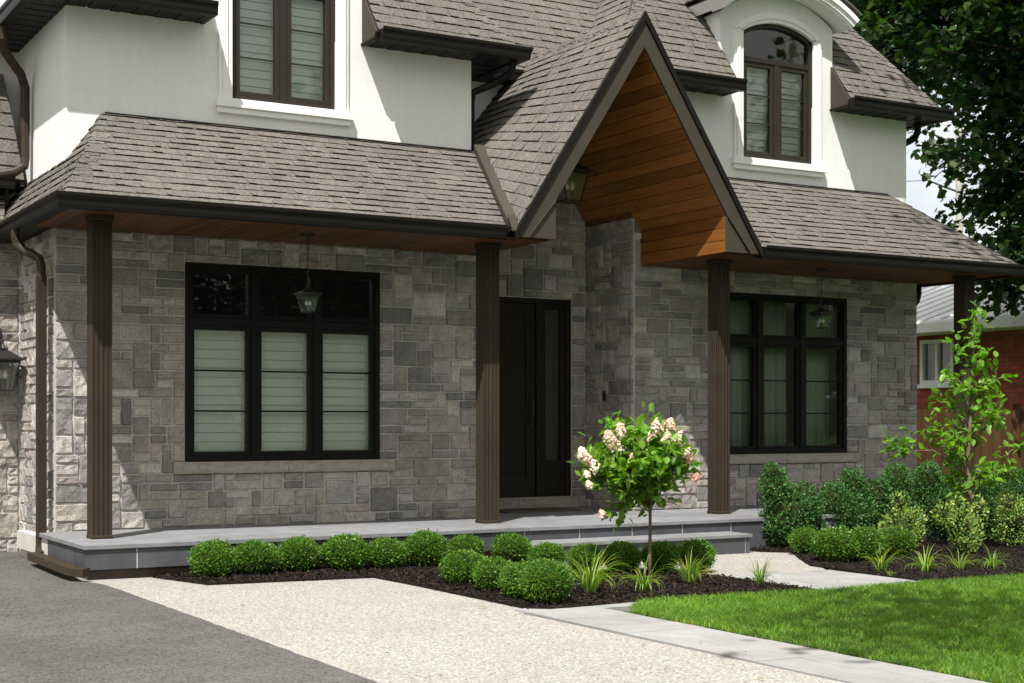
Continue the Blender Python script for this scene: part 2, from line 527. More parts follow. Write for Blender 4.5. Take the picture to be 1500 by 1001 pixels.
# ---------------------------------------------------------------- the ground and what is laid on it
def sheet(name, pts, m, dz, label=None, kind='structure', th=.02):
    mb = MB()
    pts = [Q(x, y) for x, y in pts]
    mb.prism([(x, y, G(x, y) + dz - th) for x, y in pts], (0, 0, th))
    o = mb.build(name, m)
    return tag(o, label, None, None, kind)
gm = MB()
gm.add([(-600, -600, G(-600, 0) - .03), (600, -600, G(600, 0) - .03), (600, 900, G(600, 0) - .03), (-600, 900, G(-600, 0) - .03)], [(0, 1, 2, 3)])
tag(gm.build('ground', 'turf'), kind='structure')
_ra = random.Random(8)
sheet('asphalt_driveway', [(-9, -9), (2.985, -9)] + [(2.995 + .0035 * (yy / 10 - .6) + _ra.uniform(-.006, .006), yy / 10) for yy in range(40, 112)] + [(3.02, 11.45), (3.03, 12.1), (3.2, 13.6), (3.2, 15.2), (-9, 15.2)], 'asphalt', .000)
def arc(cx, cy, r, a0, a1, n=8):
    return [(cx + r * math.cos(R(a0 + (a1 - a0) * i / n)), cy + r * math.sin(R(a0 + (a1 - a0) * i / n))) for i in range(n + 1)]
sheet('pebble_paving', [(2.995, -9), (5.03, -9), (5.03, 5.5), (5.0, 8.45), (5.3, 8.7), (7.0, 9.7), (7.7, 9.86), (8.96, 9.9), (9.3, 10.4), (9.9, 11.1), (10.1, 12.2), (3.1, 12.2), (3.03, 12.1), (3.02, 11.45)], 'pebble', -.004)

# concrete pavers: a strip along the pebbles, a turn at the bed and the walk up to the step
pv = MB(); rp = random.Random(3)
def pav(x0, x1, y0, y1):
    g = .0035; k = rp.uniform(.9, 1.08); w = rp.uniform(-.02, .02)
    x0 += g; x1 -= g; y0 += g; y1 -= g
    z = rp.uniform(-.0015, .0015)
    c = [Q(*p) for p in ((x0, y0), (x1, y0), (x1, y1), (x0, y1))]
    pv.prism([(x, y, G(x, y) - .04) for x, y in c], (0, 0, .047 + z), (k * (1 + w), k, k * (1 - w)))
y = -8.0
while y < 8.25:
    h = rp.choice([.3, .45, .6]); y2 = min(y + h, 8.42)
    if 8.42 - y2 < .2: y2 = 8.42
    if rp.random() < .45:
        xm = 5.03 + rp.choice([.22, .3, .38]); pav(5.03, xm, y, y2); pav(xm, 5.62, y, y2)
    else: pav(5.03, 5.62, y, y2)
    y = y2
pav(5.03, 5.35, 8.42, 8.62); pav(5.35, 5.72, 8.42, 8.6); pav(5.72, 6.15, 8.42, 8.6)
tag(pv.build('paver_border', 'paver', bevel=.003), kind='structure')
pv = MB()
y = 8.6
while y < 9.85:
    y2 = min(y + .3, 9.86)
    x = 7.72
    while x < 8.94:
        x2 = min(x + rp.choice([.3, .45, .6]), 8.96)
        if 8.96 - x2 < .15: x2 = 8.96
        pav(x, x2, y, y2); x = x2
    y = y2
tag(pv.build('paver_walk', 'paver', bevel=.003), kind='structure')

def smooth_poly(pts, n=3):
    for _ in range(n):
        q = []
        for i in range(len(pts)):
            a, b = pts[i], pts[(i + 1) % len(pts)]
            q += [(a[0] * .75 + b[0] * .25, a[1] * .75 + b[1] * .25), (a[0] * .25 + b[0] * .75, a[1] * .25 + b[1] * .75)]
        pts = q
    return pts
bedA = [(3.62, 11.38), (3.72, 11.03), (5.10, 11.0), (5.13, 10.4), (5.14, 8.58), (5.25, 8.5), (6.2, 8.61), (7.73, 8.62), (7.73, 9.8), (7.6, 10.45), (6.95, 10.62), (6.9, 12.14), (3.62, 12.14)]
bedB = [(8.98, 8.74), (14.6, 8.8), (16.0, 12.0), (15.5, 15.5), (14.15, 15.5), (14.15, 12.14), (9.72, 12.14), (9.72, 11.7), (9.95, 11.5), (9.55, 10.95), (9.12, 10.3)]
def inside(p, poly):
    x, y = p; c = False; n = len(poly)
    for i in range(n):
        x1, y1 = poly[i]; x2, y2 = poly[i - 1]
        if (y1 > y) != (y2 > y) and x < (x2 - x1) * (y - y1) / (y2 - y1) + x1: c = not c
    return c
sheet('mulch_bed', bedA, 'soil', .012)
sheet('mulch_bed', bedB, 'soil', .012)
def chips(poly, n, seed):
    rs = np.random.RandomState(seed); P = []
    xs = [p[0] for p in poly]; ys = [p[1] for p in poly]
    while len(P) < n:
        x, y = rs.uniform(min(xs) - .03, max(xs)), rs.uniform(min(ys) - .03, max(ys))
        if inside((x, y), poly) or (rs.rand() < .1 and inside((x + .02, y + .02), poly)): P.append((x, y))
    P = np.array([Q(*p) for p in P]); m = len(P)
    z = G(P[:, 0], 0) + .012 + rs.uniform(-.002, .014, m)
    C = np.stack([P[:, 0], P[:, 1], z], 1)
    T = rs.normal(size=(m, 3)) * [1, 1, .3]; N = rs.normal(size=(m, 3)) * [.4, .4, 1]
    L = rs.uniform(.012, .05, m); W = rs.uniform(.006, .018, m)
    V, F, k = leaves(C, T, N, L, W, DIAM)
    b = rs.uniform(.35, 1.6, m) ** 1.3
    b[rs.rand(m) < .02] = 3.5
    t = np.repeat(np.stack([b * 1.06, b, b * .92], 1), k, 0)
    return V, F, t
for bed, n, sd, lb in ((bedA, 26000, 5, 'dark shredded bark mulch round the boxwood balls before the porch'), (bedB, 34000, 6, 'dark shredded bark mulch in the bed right of the walk')):
    V, F, t = chips(bed, n, sd)
    tag(np_mesh('mulch', V, F, 'chip', t), lb, 'mulch', None, 'stuff')

# lawn
lawnP = [(5.64, -6)] + [(5.64, 7.6), (5.70, 7.95), (5.82, 8.25), (6.0, 8.48), (6.25, 8.6), (7.7, 8.62), (9.0, 8.73), (14.6, 8.78), (30, 8.8), (30, -6)]
sheet('lawn', lawnP, 'turf', .008)
def grass_blades():
    rs = np.random.RandomState(11)
    n = 520000
    x = rs.uniform(5.55, 19, n); y = rs.uniform(1.0, 8.85, n)
    s, c = math.sin(R(30.2)), math.cos(R(30.2))
    lat = x * c - y * s; dep = x * s + y * c
    u = lat / dep
    keep = (u < .70) & (u > -.3) & (1.3 / dep < .24)
    x, y = x[keep], y[keep]
    edge = 5.62 + rs.normal(0, .012, len(x)) + .01 * np.sin(y * 9)
    topy = np.where(x < 6.3, 8.62 - .55 * np.clip((6.3 - x) / .68, 0, 1) ** 2.2, 8.62 + .13 * np.clip((x - 7.7) / 1.5, 0, 1)) + rs.normal(0, .012, len(x))
    keep = (x > edge) & (y < topy)
    x, y = x[keep], y[keep]
    kk = (1.28 + .006 * (x - 3)) / (1.24 + .01 * (x - 3)); x, y = x * kk, y * kk
    m = len(x)
    # patchy density
    C = np.stack([x, y, G(x, y) + .004], 1)
    T = np.stack([rs.normal(0, .28, m), rs.normal(0, .28, m), np.ones(m)], 1)
    T = unit(T)
    side = unit(np.cross(T, rs.normal(size=(m, 3))))
    patch = .5 + .5 * np.sin(x * 2.1 + 1.3 * np.sin(y * 1.7)) * np.sin(y * 2.6 + x * .7)
    h = rs.uniform(.022, .045, m) * (.85 + .35 * patch)
    w = rs.uniform(.0016, .003, m)
    bend = np.stack([rs.normal(0, .5, m), rs.normal(0, .5, m), np.zeros(m)], 1) * h[:, None]
    base = C; mid = C + T * (h * .55)[:, None] + bend * .25; tip = C + T * h[:, None] + bend
    V = np.stack([base - side * w[:, None], base + side * w[:, None], mid + side * (w * .8)[:, None], mid - side * (w * .8)[:, None], tip], 1).reshape(-1, 3)
    o = (np.arange(m) * 5)[:, None]
    F4 = np.concatenate([o + 0, o + 1, o + 2, o + 3], 1)
    F4b = np.concatenate([o + 3, o + 2, o + 4, o + 4], 1)
    b = rs.uniform(.75, 1.25, m) * (.85 + .3 * patch)
    yl = rs.uniform(-.08, .12, m)
    dry = rs.rand(m) < (.03 + .25 * np.exp(-(x / kk - 5.62) / .03))
    yl = np.where(dry, rs.uniform(.5, 1.0, m), yl)
    t = np.repeat(np.stack([b * (1 + yl), b, b * (1 - yl * .6)], 1), 5, 0)
    F3 = np.concatenate([np.concatenate([o, o + 1, o + 2], 1), np.concatenate([o, o + 2, o + 3], 1), np.concatenate([o + 3, o + 2, o + 4], 1)], 0)
    return V, F3, t
V, F, t = grass_blades()
tag(np_mesh('grass', V, F, 'grass', t), 'short bright green mown grass of the front lawn', 'grass', None, 'stuff')

# ---------------------------------------------------------------- THE HOUSE (one thing, everything fixed to it is a part)
house = empty('stone_house', (8.6, 13.8, .06), 'grey stone and white stucco house with a steep timber lined entry gable', 'house')
YW, YU = 13.80, 13.85
WIN_L = (4.43, 6.47, .92, 2.825); WIN_R = (10.72, 12.81, .92, 2.825)
DOOR = (8.02, 9.42, .43, 2.74)
SOF = 3.07

def cutlist(a, b, cuts, step):
    pts = sorted({a, b, *[c for c in cuts if a < c < b]})
    out = []
    for p, q in zip(pts, pts[1:]):
        n = max(1, round((q - p) / step))
        out += [p + (q - p) * i / n for i in range(n)]
    return out + [b]

def slab_wall(mb, us, vs, hole, frame, th):
    """wall plate from a grid; frame(u, v, n) -> point; faces only on its real boundary"""
    nu, nv = len(us) - 1, len(vs) - 1
    sol = [[not hole((us[i] + us[i + 1]) / 2, (vs[j] + vs[j + 1]) / 2) for j in range(nv)] for i in range(nu)]
    for i in range(nu):
        for j in range(nv):
            if not sol[i][j]: continue
            a, b, c, d = us[i], us[i + 1], vs[j], vs[j + 1]
            p = [frame(a, c, 0), frame(b, c, 0), frame(b, d, 0), frame(a, d, 0), frame(a, c, -th), frame(b, c, -th), frame(b, d, -th), frame(a, d, -th)]
            fs = [(0, 1, 2, 3), (7, 6, 5, 4)]
            if i == 0 or not sol[i - 1][j]: fs.append((4, 0, 3, 7))
            if i == nu - 1 or not sol[i + 1][j]: fs.append((1, 5, 6, 2))
            if j == 0 or not sol[i][j - 1]: fs.append((4, 5, 1, 0))
            if j == nv - 1 or not sol[i][j + 1]: fs.append((3, 2, 6, 7))
            mb.add(p, fs)

STONE_T = [(tuple((.8 * v + .2 * .235 * k) * q for v, k, q in zip(c, (1.03, 1.0, .975), (1.42, 1.40, 1.375))), w) for c, w in [((.29, .275, .255), 5), ((.225, .215, .205), 5), ((.165, .16, .157), 3), ((.36, .345, .32), 3), ((.205, .18, .172), 3), ((.13, .128, .128), 1.5), ((.27, .245, .215), 3), ((.245, .24, .235), 3)]]
def pick_tone(rg):
    tot = sum(w for _, w in STONE_T); r = rg.uniform(0, tot)
    for c, w in STONE_T:
        r -= w
        if r <= 0: break
    k = rg.uniform(.85, 1.15)
    return tuple(x * k for x in c)

def ashlar(mb, frame, u0, u1, v0, v1, hole, ucuts, vcuts, seed, rough=1.0):
    """squared random-coursed stones laid on the mortar plane of a wall"""
    rg = random.Random(seed)
    us = cutlist(u0, u1, ucuts, .055); vs = cutlist(v0, v1, vcuts, .088)
    nu, nv = len(us) - 1, len(vs) - 1
    free = [[not hole((us[i] + us[i + 1]) / 2, (vs[j] + vs[j + 1]) / 2) for j in range(nv)] for i in range(nu)]
    for j in range(nv):
        i = 0
        while i < nu:
            if not free[i][j]: i += 1; continue
            run = 0
            while i + run < nu and free[i + run][j] and run < 10: run += 1
            h = rg.choices([1, 2, 3, 4], [6.2, 3.6, 1.0, .04])[0]
            if h == 1: w = rg.randint(3, 7)
            elif h == 2: w = rg.randint(2, 7)
            elif h == 3: w = rg.randint(2, 6)
            else: w = rg.randint(3, 5)
            w = min(w, run)
            if run - w == 1: w = run if run < 9 else w - 1
            h = min(h, nv - j)
            while h > 1 and not all(free[i + a][j + b] for a in range(w) for b in range(h)): h -= 1
            if w < 2 and h == 1 and rg.random() < .7 and j + 1 < nv and free[i][j + 1]: h = 2
            for a in range(w):
                for b in range(h): free[i + a][j + b] = False
            g = .0070 + rg.uniform(0, .0014)
            stone_block(mb, frame, us[i] + g, us[i + w] - g, vs[j] + g, vs[j + h] - g, rg, rough)
            i += w
def stone_block(mb, frame, a, b, c, d, rg, rough, tone=None, prot=.021):
    tone = tone or pick_tone(rg)
    nx = max(2, int((b - a) / .042)); ny = max(2, int((d - c) / .042))
    seed = Vector((rg.uniform(0, 99), rg.uniform(0, 99), rg.uniform(0, 99)))
    tilt = (rg.uniform(-.1, .1), rg.uniform(-.1, .1)); pr = prot + rg.uniform(-.006, .008)
    vs = []; e = .007
    W, H = b - a, d - c
    xs = [0, e] + [e + (W - 2 * e) * k / nx for k in range(1, nx)] + [W - e, W]
    ys = [0, e] + [e + (H - 2 * e) * k / ny for k in range(1, ny)] + [H - e, H]
    for iy, y in enumerate(ys):
        for ix, x in enumerate(xs):
            if ix in (0, len(xs) - 1) or iy in (0, len(ys) - 1):
                jx = rg.uniform(-.0022, .0022); jy = rg.uniform(-.0022, .0022)
                vs.append(frame(a + x + jx, c + y + jy, .0015))
            else:
                q = noise.noise(seed + Vector((x * 14, y * 14, 0))) * .012 + noise.noise(seed + Vector((x * 45, y * 45, 3))) * .006
                q += rg.uniform(-.0015, .0015)
                dd = pr + rough * q + rough * (tilt[0] * (x - W / 2) * .3 + tilt[1] * (y - H / 2) * .3)
                vs.append(frame(a + x, c + y, max(.004, dd)))
    n = len(xs)
    fs = [(r * n + k, r * n + k + 1, (r + 1) * n + k + 1, (r + 1) * n + k) for r in range(len(ys) - 1) for k in range(n - 1)]
    mb.add(vs, fs, tone)

def F_front(Y): return lambda u, v, n: (u, Y - n, v)
def F_left(X): return lambda u, v, n: (X - n, u, v)
def F_right(X): return lambda u, v, n: (X + n, u, v)
def rect_hole(*rs): return lambda u, v: any(r[0] < u < r[1] and r[2] < v < r[3] for r in rs)
SILL_L = (4.31, 6.62, .81, .92); SILL_R = (10.66, 12.98, .81, .92)
mort = MB(); st = MB()
# front wall, left of the entry
h = rect_hole(WIN_L)
slab_wall(mort, [3.21, WIN_L[0], WIN_L[1], 7.78], [0, WIN_L[2], WIN_L[3], 3.09], h, F_front(YW), .25)
ashlar(st, F_front(YW), 3.215, 7.775, .0, SOF, rect_hole(WIN_L, SILL_L), [WIN_L[0], WIN_L[1], SILL_L[0], SILL_L[1]], [.3, WIN_L[2], WIN_L[3], SILL_L[2]], 21)
# front wall, right of the entry
h = rect_hole(WIN_R)
slab_wall(mort, [9.62, WIN_R[0], WIN_R[1], 14.0], [0, WIN_R[2], WIN_R[3], 3.09], h, F_front(YW), .25)
ashlar(st, F_front(YW), 9.625, 13.995, .0, SOF, rect_hole(WIN_R, SILL_R), [WIN_R[0], WIN_R[1], SILL_R[0], SILL_R[1], 9.73], [.3, WIN_R[2], WIN_R[3], SILL_R[2]], 22)
ashlar(st, F_front(YW), 9.625, 9.73, SOF, 3.45, lambda u, v: False, [], [], 23)
ashlar(st, F_front(YW), 7.55, 7.775, SOF, 3.6, lambda u, v: False, [], [], 24)
st.prism([(9.626, YW - .002, 3.45), (9.722, YW - .002, 3.45), (9.626, YW - .002, 3.60)], (0, -.016, 0), (.2, .19, .18))
# recess: right return, back wall round the door, left return
slab_wall(mort, [YW + .252, 14.79], [0, 3.6], lambda u, v: False, F_left(9.62), .1)
mort.box(9.62, 9.722, YW, YW + .25, 3.092, 3.59)
mort.box(7.5, 7.78, YW, YW + .25, 3.092, 3.59)
ashlar(st, F_left(9.62), YW + .003, 14.785, .3, 3.615, lambda u, v: False, [], [], 25)
slab_wall(mort, [YW + .252, 14.79], [0, 3.6], lambda u, v: False, F_right(7.78), .1)
ashlar(st, F_right(7.78), YW + .003, 14.785, .3, 3.615, lambda u, v: False, [], [], 26)
DSILL = (7.9, 9.5, .30, .43)
slab_wall(mort, [7.7, DOOR[0], DOOR[1], 9.72], [0, DOOR[2], DOOR[3], 5.0], rect_hole(DOOR), F_front(14.79), .25)
ashlar(st, F_front(14.79), 7.785, 9.6, .3, 4.4, rect_hole(DOOR, DSILL), [DOOR[0], DOOR[1], DSILL[0], DSILL[1]], [DOOR[2], DOOR[3]], 27)
# left side, garage wing front, right side
slab_wall(mort, [YW + .252, 15.2], [0, 3.09], lambda u, v: False, F_left(3.21), .2)
ashlar(st, F_left(3.21), YW + .003, 15.18, .0, SOF, lambda u, v: False, [], [.06], 28, 1.5)
slab_wall(mort, [-4, 3.208], [0, 3.09], lambda u, v: False, F_front(15.2), .2)
ashlar(st, F_front(15.2), -1.0, 3.19, .0, SOF, lambda u, v: False, [], [.06], 29, 1.5)
slab_wall(mort, [YW + .252, 22], [-.1, 3.09], lambda u, v: False, F_right(14.0), .2)
ashlar(st, F_right(14.0), YW + .003, 18, .0, SOF, lambda u, v: False, [], [], 30)
slab_wall(mort, [-4, 14.0], [0, 3.09], lambda u, v: False, lambda u, v, n: (u, 22 + n, v), .2)
wall = mort.build('wall', 'mortar', house)
st.build('stone_facing', 'stone', wall, fix=True)
# window sills of rock faced sandstone in two lengths, and the door sill
def rock_sill(x0, x1, z0, z1, Y, seed, parent, split=True):
    mb = MB(); rg = random.Random(seed)
    xm = x0 + (x1 - x0) * .5
    for a, b in (((x0, xm - .003), (xm + .003, x1)) if split else ((x0, x1),)):
        n = int((b - a) / .03)
        vs = []; rows = [(0, 0), (.055, 0), (.058, .006), (.05, .03), (.052, .075), (.045, .1), (.0, .1)]
        for i in range(n + 1):
            x = a + (b - a) * i / n
            for (o, dn) in rows:
                j = rg.uniform(-.007, .007) if .02 < dn < .09 else rg.uniform(-.0015, .0015)
                vs.append((x, Y - o - (j if o else 0), z1 - dn * (z1 - z0) / .1))
        k = len(rows)
        fs = [(i * k + r, i * k + r + 1, (i + 1) * k + r + 1, (i + 1) * k + r) for i in range(n) for r in range(k - 1)]
        fs += [tuple(range(k)), tuple(n * k + r for r in range(k - 1, -1, -1))]
        mb.add(vs, fs)
    return mb.build('window_sill', 'sill', parent)
sillL = rock_sill(SILL_L[0], SILL_L[1], SILL_L[2], SILL_L[3], YW, 1, house)
sillR = rock_sill(SILL_R[0], SILL_R[1], SILL_R[2], SILL_R[3], YW, 2, house)
ds = rock_sill(DSILL[0], DSILL[1], DSILL[2], DSILL[3], 14.79, 3, house, False)
ds.name = 'door_sill'

# stucco upper storey with two wall dormers
def arch_z(x, cx, half, z0, z1):
    """circular segment through (cx-half, z0), (cx, z1), (cx+half, z0)"""
    r = (half ** 2 + (z1 - z0) ** 2) / (2 * (z1 - z0)); dx = min(abs(x - cx), half)
    return z1 - r + math.sqrt(max(0, r * r - dx * dx))
DORM = [5.455, 11.755]; DH = .87; WH = .545; WZ0, WZS, WZC = 4.43, 5.935, 6.08
DZ0, DZC = 6.12, 6.42
su = MB()
def arcface(cx, Y, th):
    n = 40; xs = sorted({cx - DH + 2 * DH * i / n for i in range(n + 1)} | {cx - WH, cx + WH})
    for a, b in zip(xs, xs[1:]):
        m = (a + b) / 2; inn = abs(m - cx) < WH
        la = arch_z(a, cx, WH, WZS, WZC) if inn else 5.13; lb = arch_z(b, cx, WH, WZS, WZC) if inn else 5.13
        ta, tb = arch_z(a, cx, DH, DZ0, DZC), arch_z(b, cx, DH, DZ0, DZC)
        su.add([(a, Y, la), (b, Y, lb), (b, Y, tb), (a, Y, ta), (a, Y + th, la), (b, Y + th, lb), (b, Y + th, tb), (a, Y + th, ta)],
               [(0, 1, 2, 3), (7, 6, 5, 4), (0, 4, 5, 1)] + ([(4, 0, 3, 7)] if a == xs[0] else []) + ([(1, 5, 6, 2)] if b == xs[-1] else []))
def upper(x0, x1, cx):
    w = rect_hole((cx - WH, cx + WH, WZ0, 5.13))
    slab_wall(su, [x0, cx - WH, cx + WH, x1], [3.3, WZ0, 5.13], w, F_front(YU), .2)
    # the dormer front carries on upwards from the eaves line
    arcface(cx, YU, .2)
    for s in (-1, 1):
        X = cx + s * (DH - .1)
        su.box(min(X, X + s * .1), max(X, X + s * .1), YU + .2, 14.6, 5.0, DZ0)
upper(3.33, 7.56, DORM[0])
upper(9.76, 13.87, DORM[1])
su.box(3.33, 3.53, YU + .2, 22, 3.2, 5.13)
su.box(7.36, 7.56, YU + .2, 14.65, 3.6, 5.13)
su.box(9.76, 9.96, YU + .2, 14.65, 3.6, 5.13)
su.box(13.67, 13.87, YU + .2, 22, 4.0, 5.13)
su.prism([(7.40, 14.66, 3.86), (8.43, 14.66, 5.11), (8.43, 14.66, 5.13), (7.40, 14.66, 5.13)], (0, .2, 0))
su.prism([(9.76, 14.66, 3.8), (9.76, 14.66, 5.13), (8.9, 14.66, 5.13)], (0, .2, 0))
su.box(-4, 3.33, 15.9, 16.1, 3.0, 5.13)
su.build('stucco_wall', 'stucco', house)

# ---- shingled roofs
def clip(poly, a, b, c):
    """keep a*u+b*v<=c"""
    out = []
    for i in range(len(poly)):
        p, q = poly[i], poly[(i + 1) % len(poly)]
        dp, dq = a * p[0] + b * p[1] - c, a * q[0] + b * q[1] - c
        if dp <= 0: out.append(p)
        if (dp < 0) != (dq < 0) and dp != dq:
            t = dp / (dp - dq); out.append((p[0] + (q[0] - p[0]) * t, p[1] + (q[1] - p[1]) * t))
    return out
def shingles(mb, pos, poly, seed, course=.127, deck=.05, warped=False):
    """poly convex in (u, v), v up the slope; pos(u, v, h) -> point"""
    rg = random.Random(seed)
    v0 = min(p[1] for p in poly); v1 = max(p[1] for p in poly)
    n = len(poly)
    # deck
    top = [pos(u, v, 0) for u, v in poly]; bot = [pos(u, v, -deck) for u, v in poly]
    fs = [tuple(range(n)), tuple(range(2 * n - 1, n - 1, -1))] + [(i, n + i, n + (i + 1) % n, (i + 1) % n) for i in range(n)]
    if not warped: mb.add(top + bot, fs, (.55, .55, .55))
    else:
        a0, a1 = min(p[0] for p in poly), max(p[0] for p in poly); N = 14
        for i in range(N):
            for j in range(N):
                q = clip(clip(clip(clip(poly, -1, 0, -(a0 + (a1 - a0) * i / N)), 1, 0, a0 + (a1 - a0) * (i + 1) / N), 0, -1, -(v0 + (v1 - v0) * j / N)), 0, 1, v0 + (v1 - v0) * (j + 1) / N)
                if len(q) >= 3: mb.add([pos(a, b, -.012) for a, b in q], [tuple(range(len(q)))], (.55, .55, .55))
    k = 0; v = v0
    while v < v1 - .01:
        band = clip(clip(poly, 0, -1, -v), 0, 1, v + course)
        if len(band) >= 3:
            ua = min(p[0] for p in band); ub = max(p[0] for p in band)
            u = ua - rg.uniform(0, .2); thick = False
            while u < ub:
                w = rg.uniform(.03, .15)
                pc = clip(clip(band, -1, 0, -u), 1, 0, u + w)
                if len(pc) >= 3:
                    t = rg.choice([.001, .003, .006, .010, .012, .008]) + rg.uniform(0, .0015)
                    tone = rg.choice([.94, .98, 1.0, 1.02, 1.06]) * rg.uniform(.98, 1.02)
                    wv = rg.uniform(-.012, .012)
                    drop = rg.uniform(-.003, .003)
                    tops = []; m = len(pc)
                    for (a, b) in pc:
                        f = (b - v) / course
                        tops.append(pos(a, b + (drop if f < .02 else 0), t * (1 - f) + .003 * (1 - f) + .0018))
                    bots = [pos(a, b + (drop if (b - v) / course < .02 else 0), -.002) for a, b in pc]
                    mb.add(tops, [tuple(range(m))], (tone * (1 + wv), tone, tone * (1 - wv)))
                    mb.add(tops + bots, [(i, m + i, m + (i + 1) % m, (i + 1) % m) for i in range(m)], (.15, .15, .15))
                u += w; thick = not thick
        v += course; k += 1
def caps(mb, p0, p1, da, db, seed, w=.13, lift=.012, step=.14):
    """overlapping ridge/hip cap pieces from p0 (low) to p1"""
    rg = random.Random(seed)
    p0, p1, da, db = map(Vector, (p0, p1, da, db))
    L = (p1 - p0).length; d = (p1 - p0) / L; up = -(da.normalized() + db.normalized()).normalized()
    da = da.normalized() * w; db = db.normalized() * w
    n = max(1, int(L / step))
    for i in range(n):
        a = p0 + d * (L * i / n); b = p0 + d * (L * (i + 1) / n + .02)
        j = Vector((rg.uniform(-.003, .003),) * 3)
        t = rg.choice([.8, .92, 1, 1.1, 1.22])
        hi, lo = up * (lift + .012), up * (lift * .4)
        vs = [a + da + hi + j, a + hi, a + db + hi + j, b + da + lo, b + lo, b + db + lo]
        vs += [x - up * .02 for x in vs]
        mb.add(vs[:6], [(0, 1, 4, 3), (1, 2, 5, 4)], (t, t, t))
        mb.add(vs, [(0, 6, 7, 1), (1, 7, 8, 2), (2, 8, 11, 5), (3, 9, 6, 0), (3, 4, 10, 9), (4, 5, 11, 10)], (.18, .18, .18))
def plane_pos(o, u, v):
    o, u, v = Vector(o), Vector(u).normalized(), Vector(v).normalized(); n = u.cross(v)
    if n.z < 0: n = -n
    return lambda a, b, h: tuple(o + u * a + v * b + n * h)
def sl(m): return math.sqrt(1 + m * m)

EZ, EY, TZ = 3.16, 12.35, 4.16                 # lower eaves edge and top against the stucco
mf = (TZ - EZ) / (YU - EY)
EXL, EXR = 2.95, 14.28
APL, APR = 3.66, 13.56
ms = (TZ - EZ) / (APL - EXL)
lr = MB()
S1 = sl(mf)
vt = (YU - EY) * S1
shingles(lr, plane_pos((EXL, EY, EZ), (1, 0, 0), (0, 1, mf)), [(0, 0), (7.17 - EXL, 0), (7.66 - EXL, vt), (APL - EXL, vt)], 41)
shingles(lr, plane_pos((9.3, EY, EZ), (1, 0, 0), (0, 1, mf)), [(.80, 0), (EXR - 9.3, 0), (APR - 9.3, vt), (.10, vt)], 42)
# left and right hips of the lower roof
S2 = sl(ms)
shingles(lr, plane_pos((EXL, 15.9, EZ), (0, -1, 0), (1, 0, ms)), [(0, 0), (15.9 - EY, 0), (15.9 - YU, (APL - EXL) * S2), (0, (APL - EXL) * S2)], 43)
shingles(lr, plane_pos((EXR, EY, EZ), (0, 1, 0), (-1, 0, ms)), [(0, 0), (22 - EY, 0), (22 - EY, (EXR - APR) * S2), (YU - EY, (EXR - APR) * S2)], 44)
caps(lr, (EXL, EY, EZ), (APL, YU, TZ), (.9, 0, 0), (0, .9, 0), 45, .15)
caps(lr, (EXR, EY, EZ), (APR, YU, TZ), (-.9, 0, 0), (0, .9, 0), 46, .15)
# garage wing: front slope at porch level, and the steep slope above it
shingles(lr, plane_pos((-4, 14.85, EZ - .03), (1, 0, 0), (0, 1, .62)), [(0, 0), (EXL + 4.02, 0), (EXL + 4.3, 1.4), (0, 1.4)], 47)
lower_roof = lr.build('porch_roof', 'shingle', house)
gr_ = MB()
shingles(gr_, plane_pos((-4, 15.32, 3.72), (1, 0, 0), (0, .38, 1.05)), [(0, 0), (7.27, 0), (7.15, 1.2), (0, 1.2)], 48, course=.15)
gr_.prism([(3.27, 15.33, 3.66), (3.27, 15.9, 3.66), (3.15, 15.9, 4.84), (3.15, 15.76, 4.84)], (-.03, 0, 0), (.6, .6, .6))
gr_.build('garage_roof', 'shingle', house)

# upper mansard roofs
UZ, UY = 5.22, 13.52; UM = 1.4; SU = sl(UM); UT = 7.7
tt = (UT - UZ) / UM
ur = MB()
def block(xl, xr, cx, seed, ycut=22):
    P = plane_pos((xl, UY, UZ), (1, 0, 0), (0, 1, UM))
    vtop = tt * SU; vd = (6.52 - UZ) / UM * SU
    shingles(ur, P, clip([(0, 0), (cx - DH - xl, 0), (cx - DH - xl, vtop), (min(tt, cx - DH - xl), vtop)], 0, 1, vtop), seed)
    shingles(ur, P, [(cx + DH - xl, 0), (xr - xl, 0), (xr - xl - tt, vtop), (cx + DH - xl, vtop)] if xr - xl - tt > cx + DH - xl else
             [(cx + DH - xl, 0), (xr - xl, 0), (cx + DH - xl, (xr - cx - DH) * SU)], seed + 1)
    shingles(ur, P, [(cx - DH - xl, vd), (cx + DH - xl, vd), (cx + DH - xl, vtop), (cx - DH - xl, vtop)], seed + 2)
    shingles(ur, plane_pos((xl, ycut, UZ), (0, -1, 0), (1, 0, UM)), [(0, 0), (ycut - UY, 0), (ycut - UY - tt, vtop), (0, vtop)], seed + 3)
    shingles(ur, plane_pos((xr, UY, UZ), (0, 1, 0), (-1, 0, UM)), [(0, 0), (ycut - UY, 0), (ycut - UY, vtop), (tt, vtop)], seed + 4)
    caps(ur, (xl, UY, UZ), (xl + tt, UY + tt, UT), (.8, 0, 0), (0, .8, 0), seed + 5, .13)
    caps(ur, (xr, UY, UZ), (xr - tt, UY + tt, UT), (-.8, 0, 0), (0, .8, 0), seed + 6, .13)
    ur.prism([(xl + tt, UY + tt, UT - .01), (xr - tt, UY + tt, UT - .01), (xr - tt, ycut, UT - .01), (xl + tt, ycut, UT - .01)], (0, 0, .03))
block(3.0, 7.98, DORM[0], 60)
block(9.25, 14.2, DORM[1], 70)
shingles(ur, plane_pos((7.0, 14.42, UZ), (1, 0, 0), (0, 1, UM)), [(.4, 0), (3.2, 0), (3.9, 1.9 * SU), (0, 1.9 * SU)], 80)
upper_roof = ur.build('upper_roof', 'shingle', house)

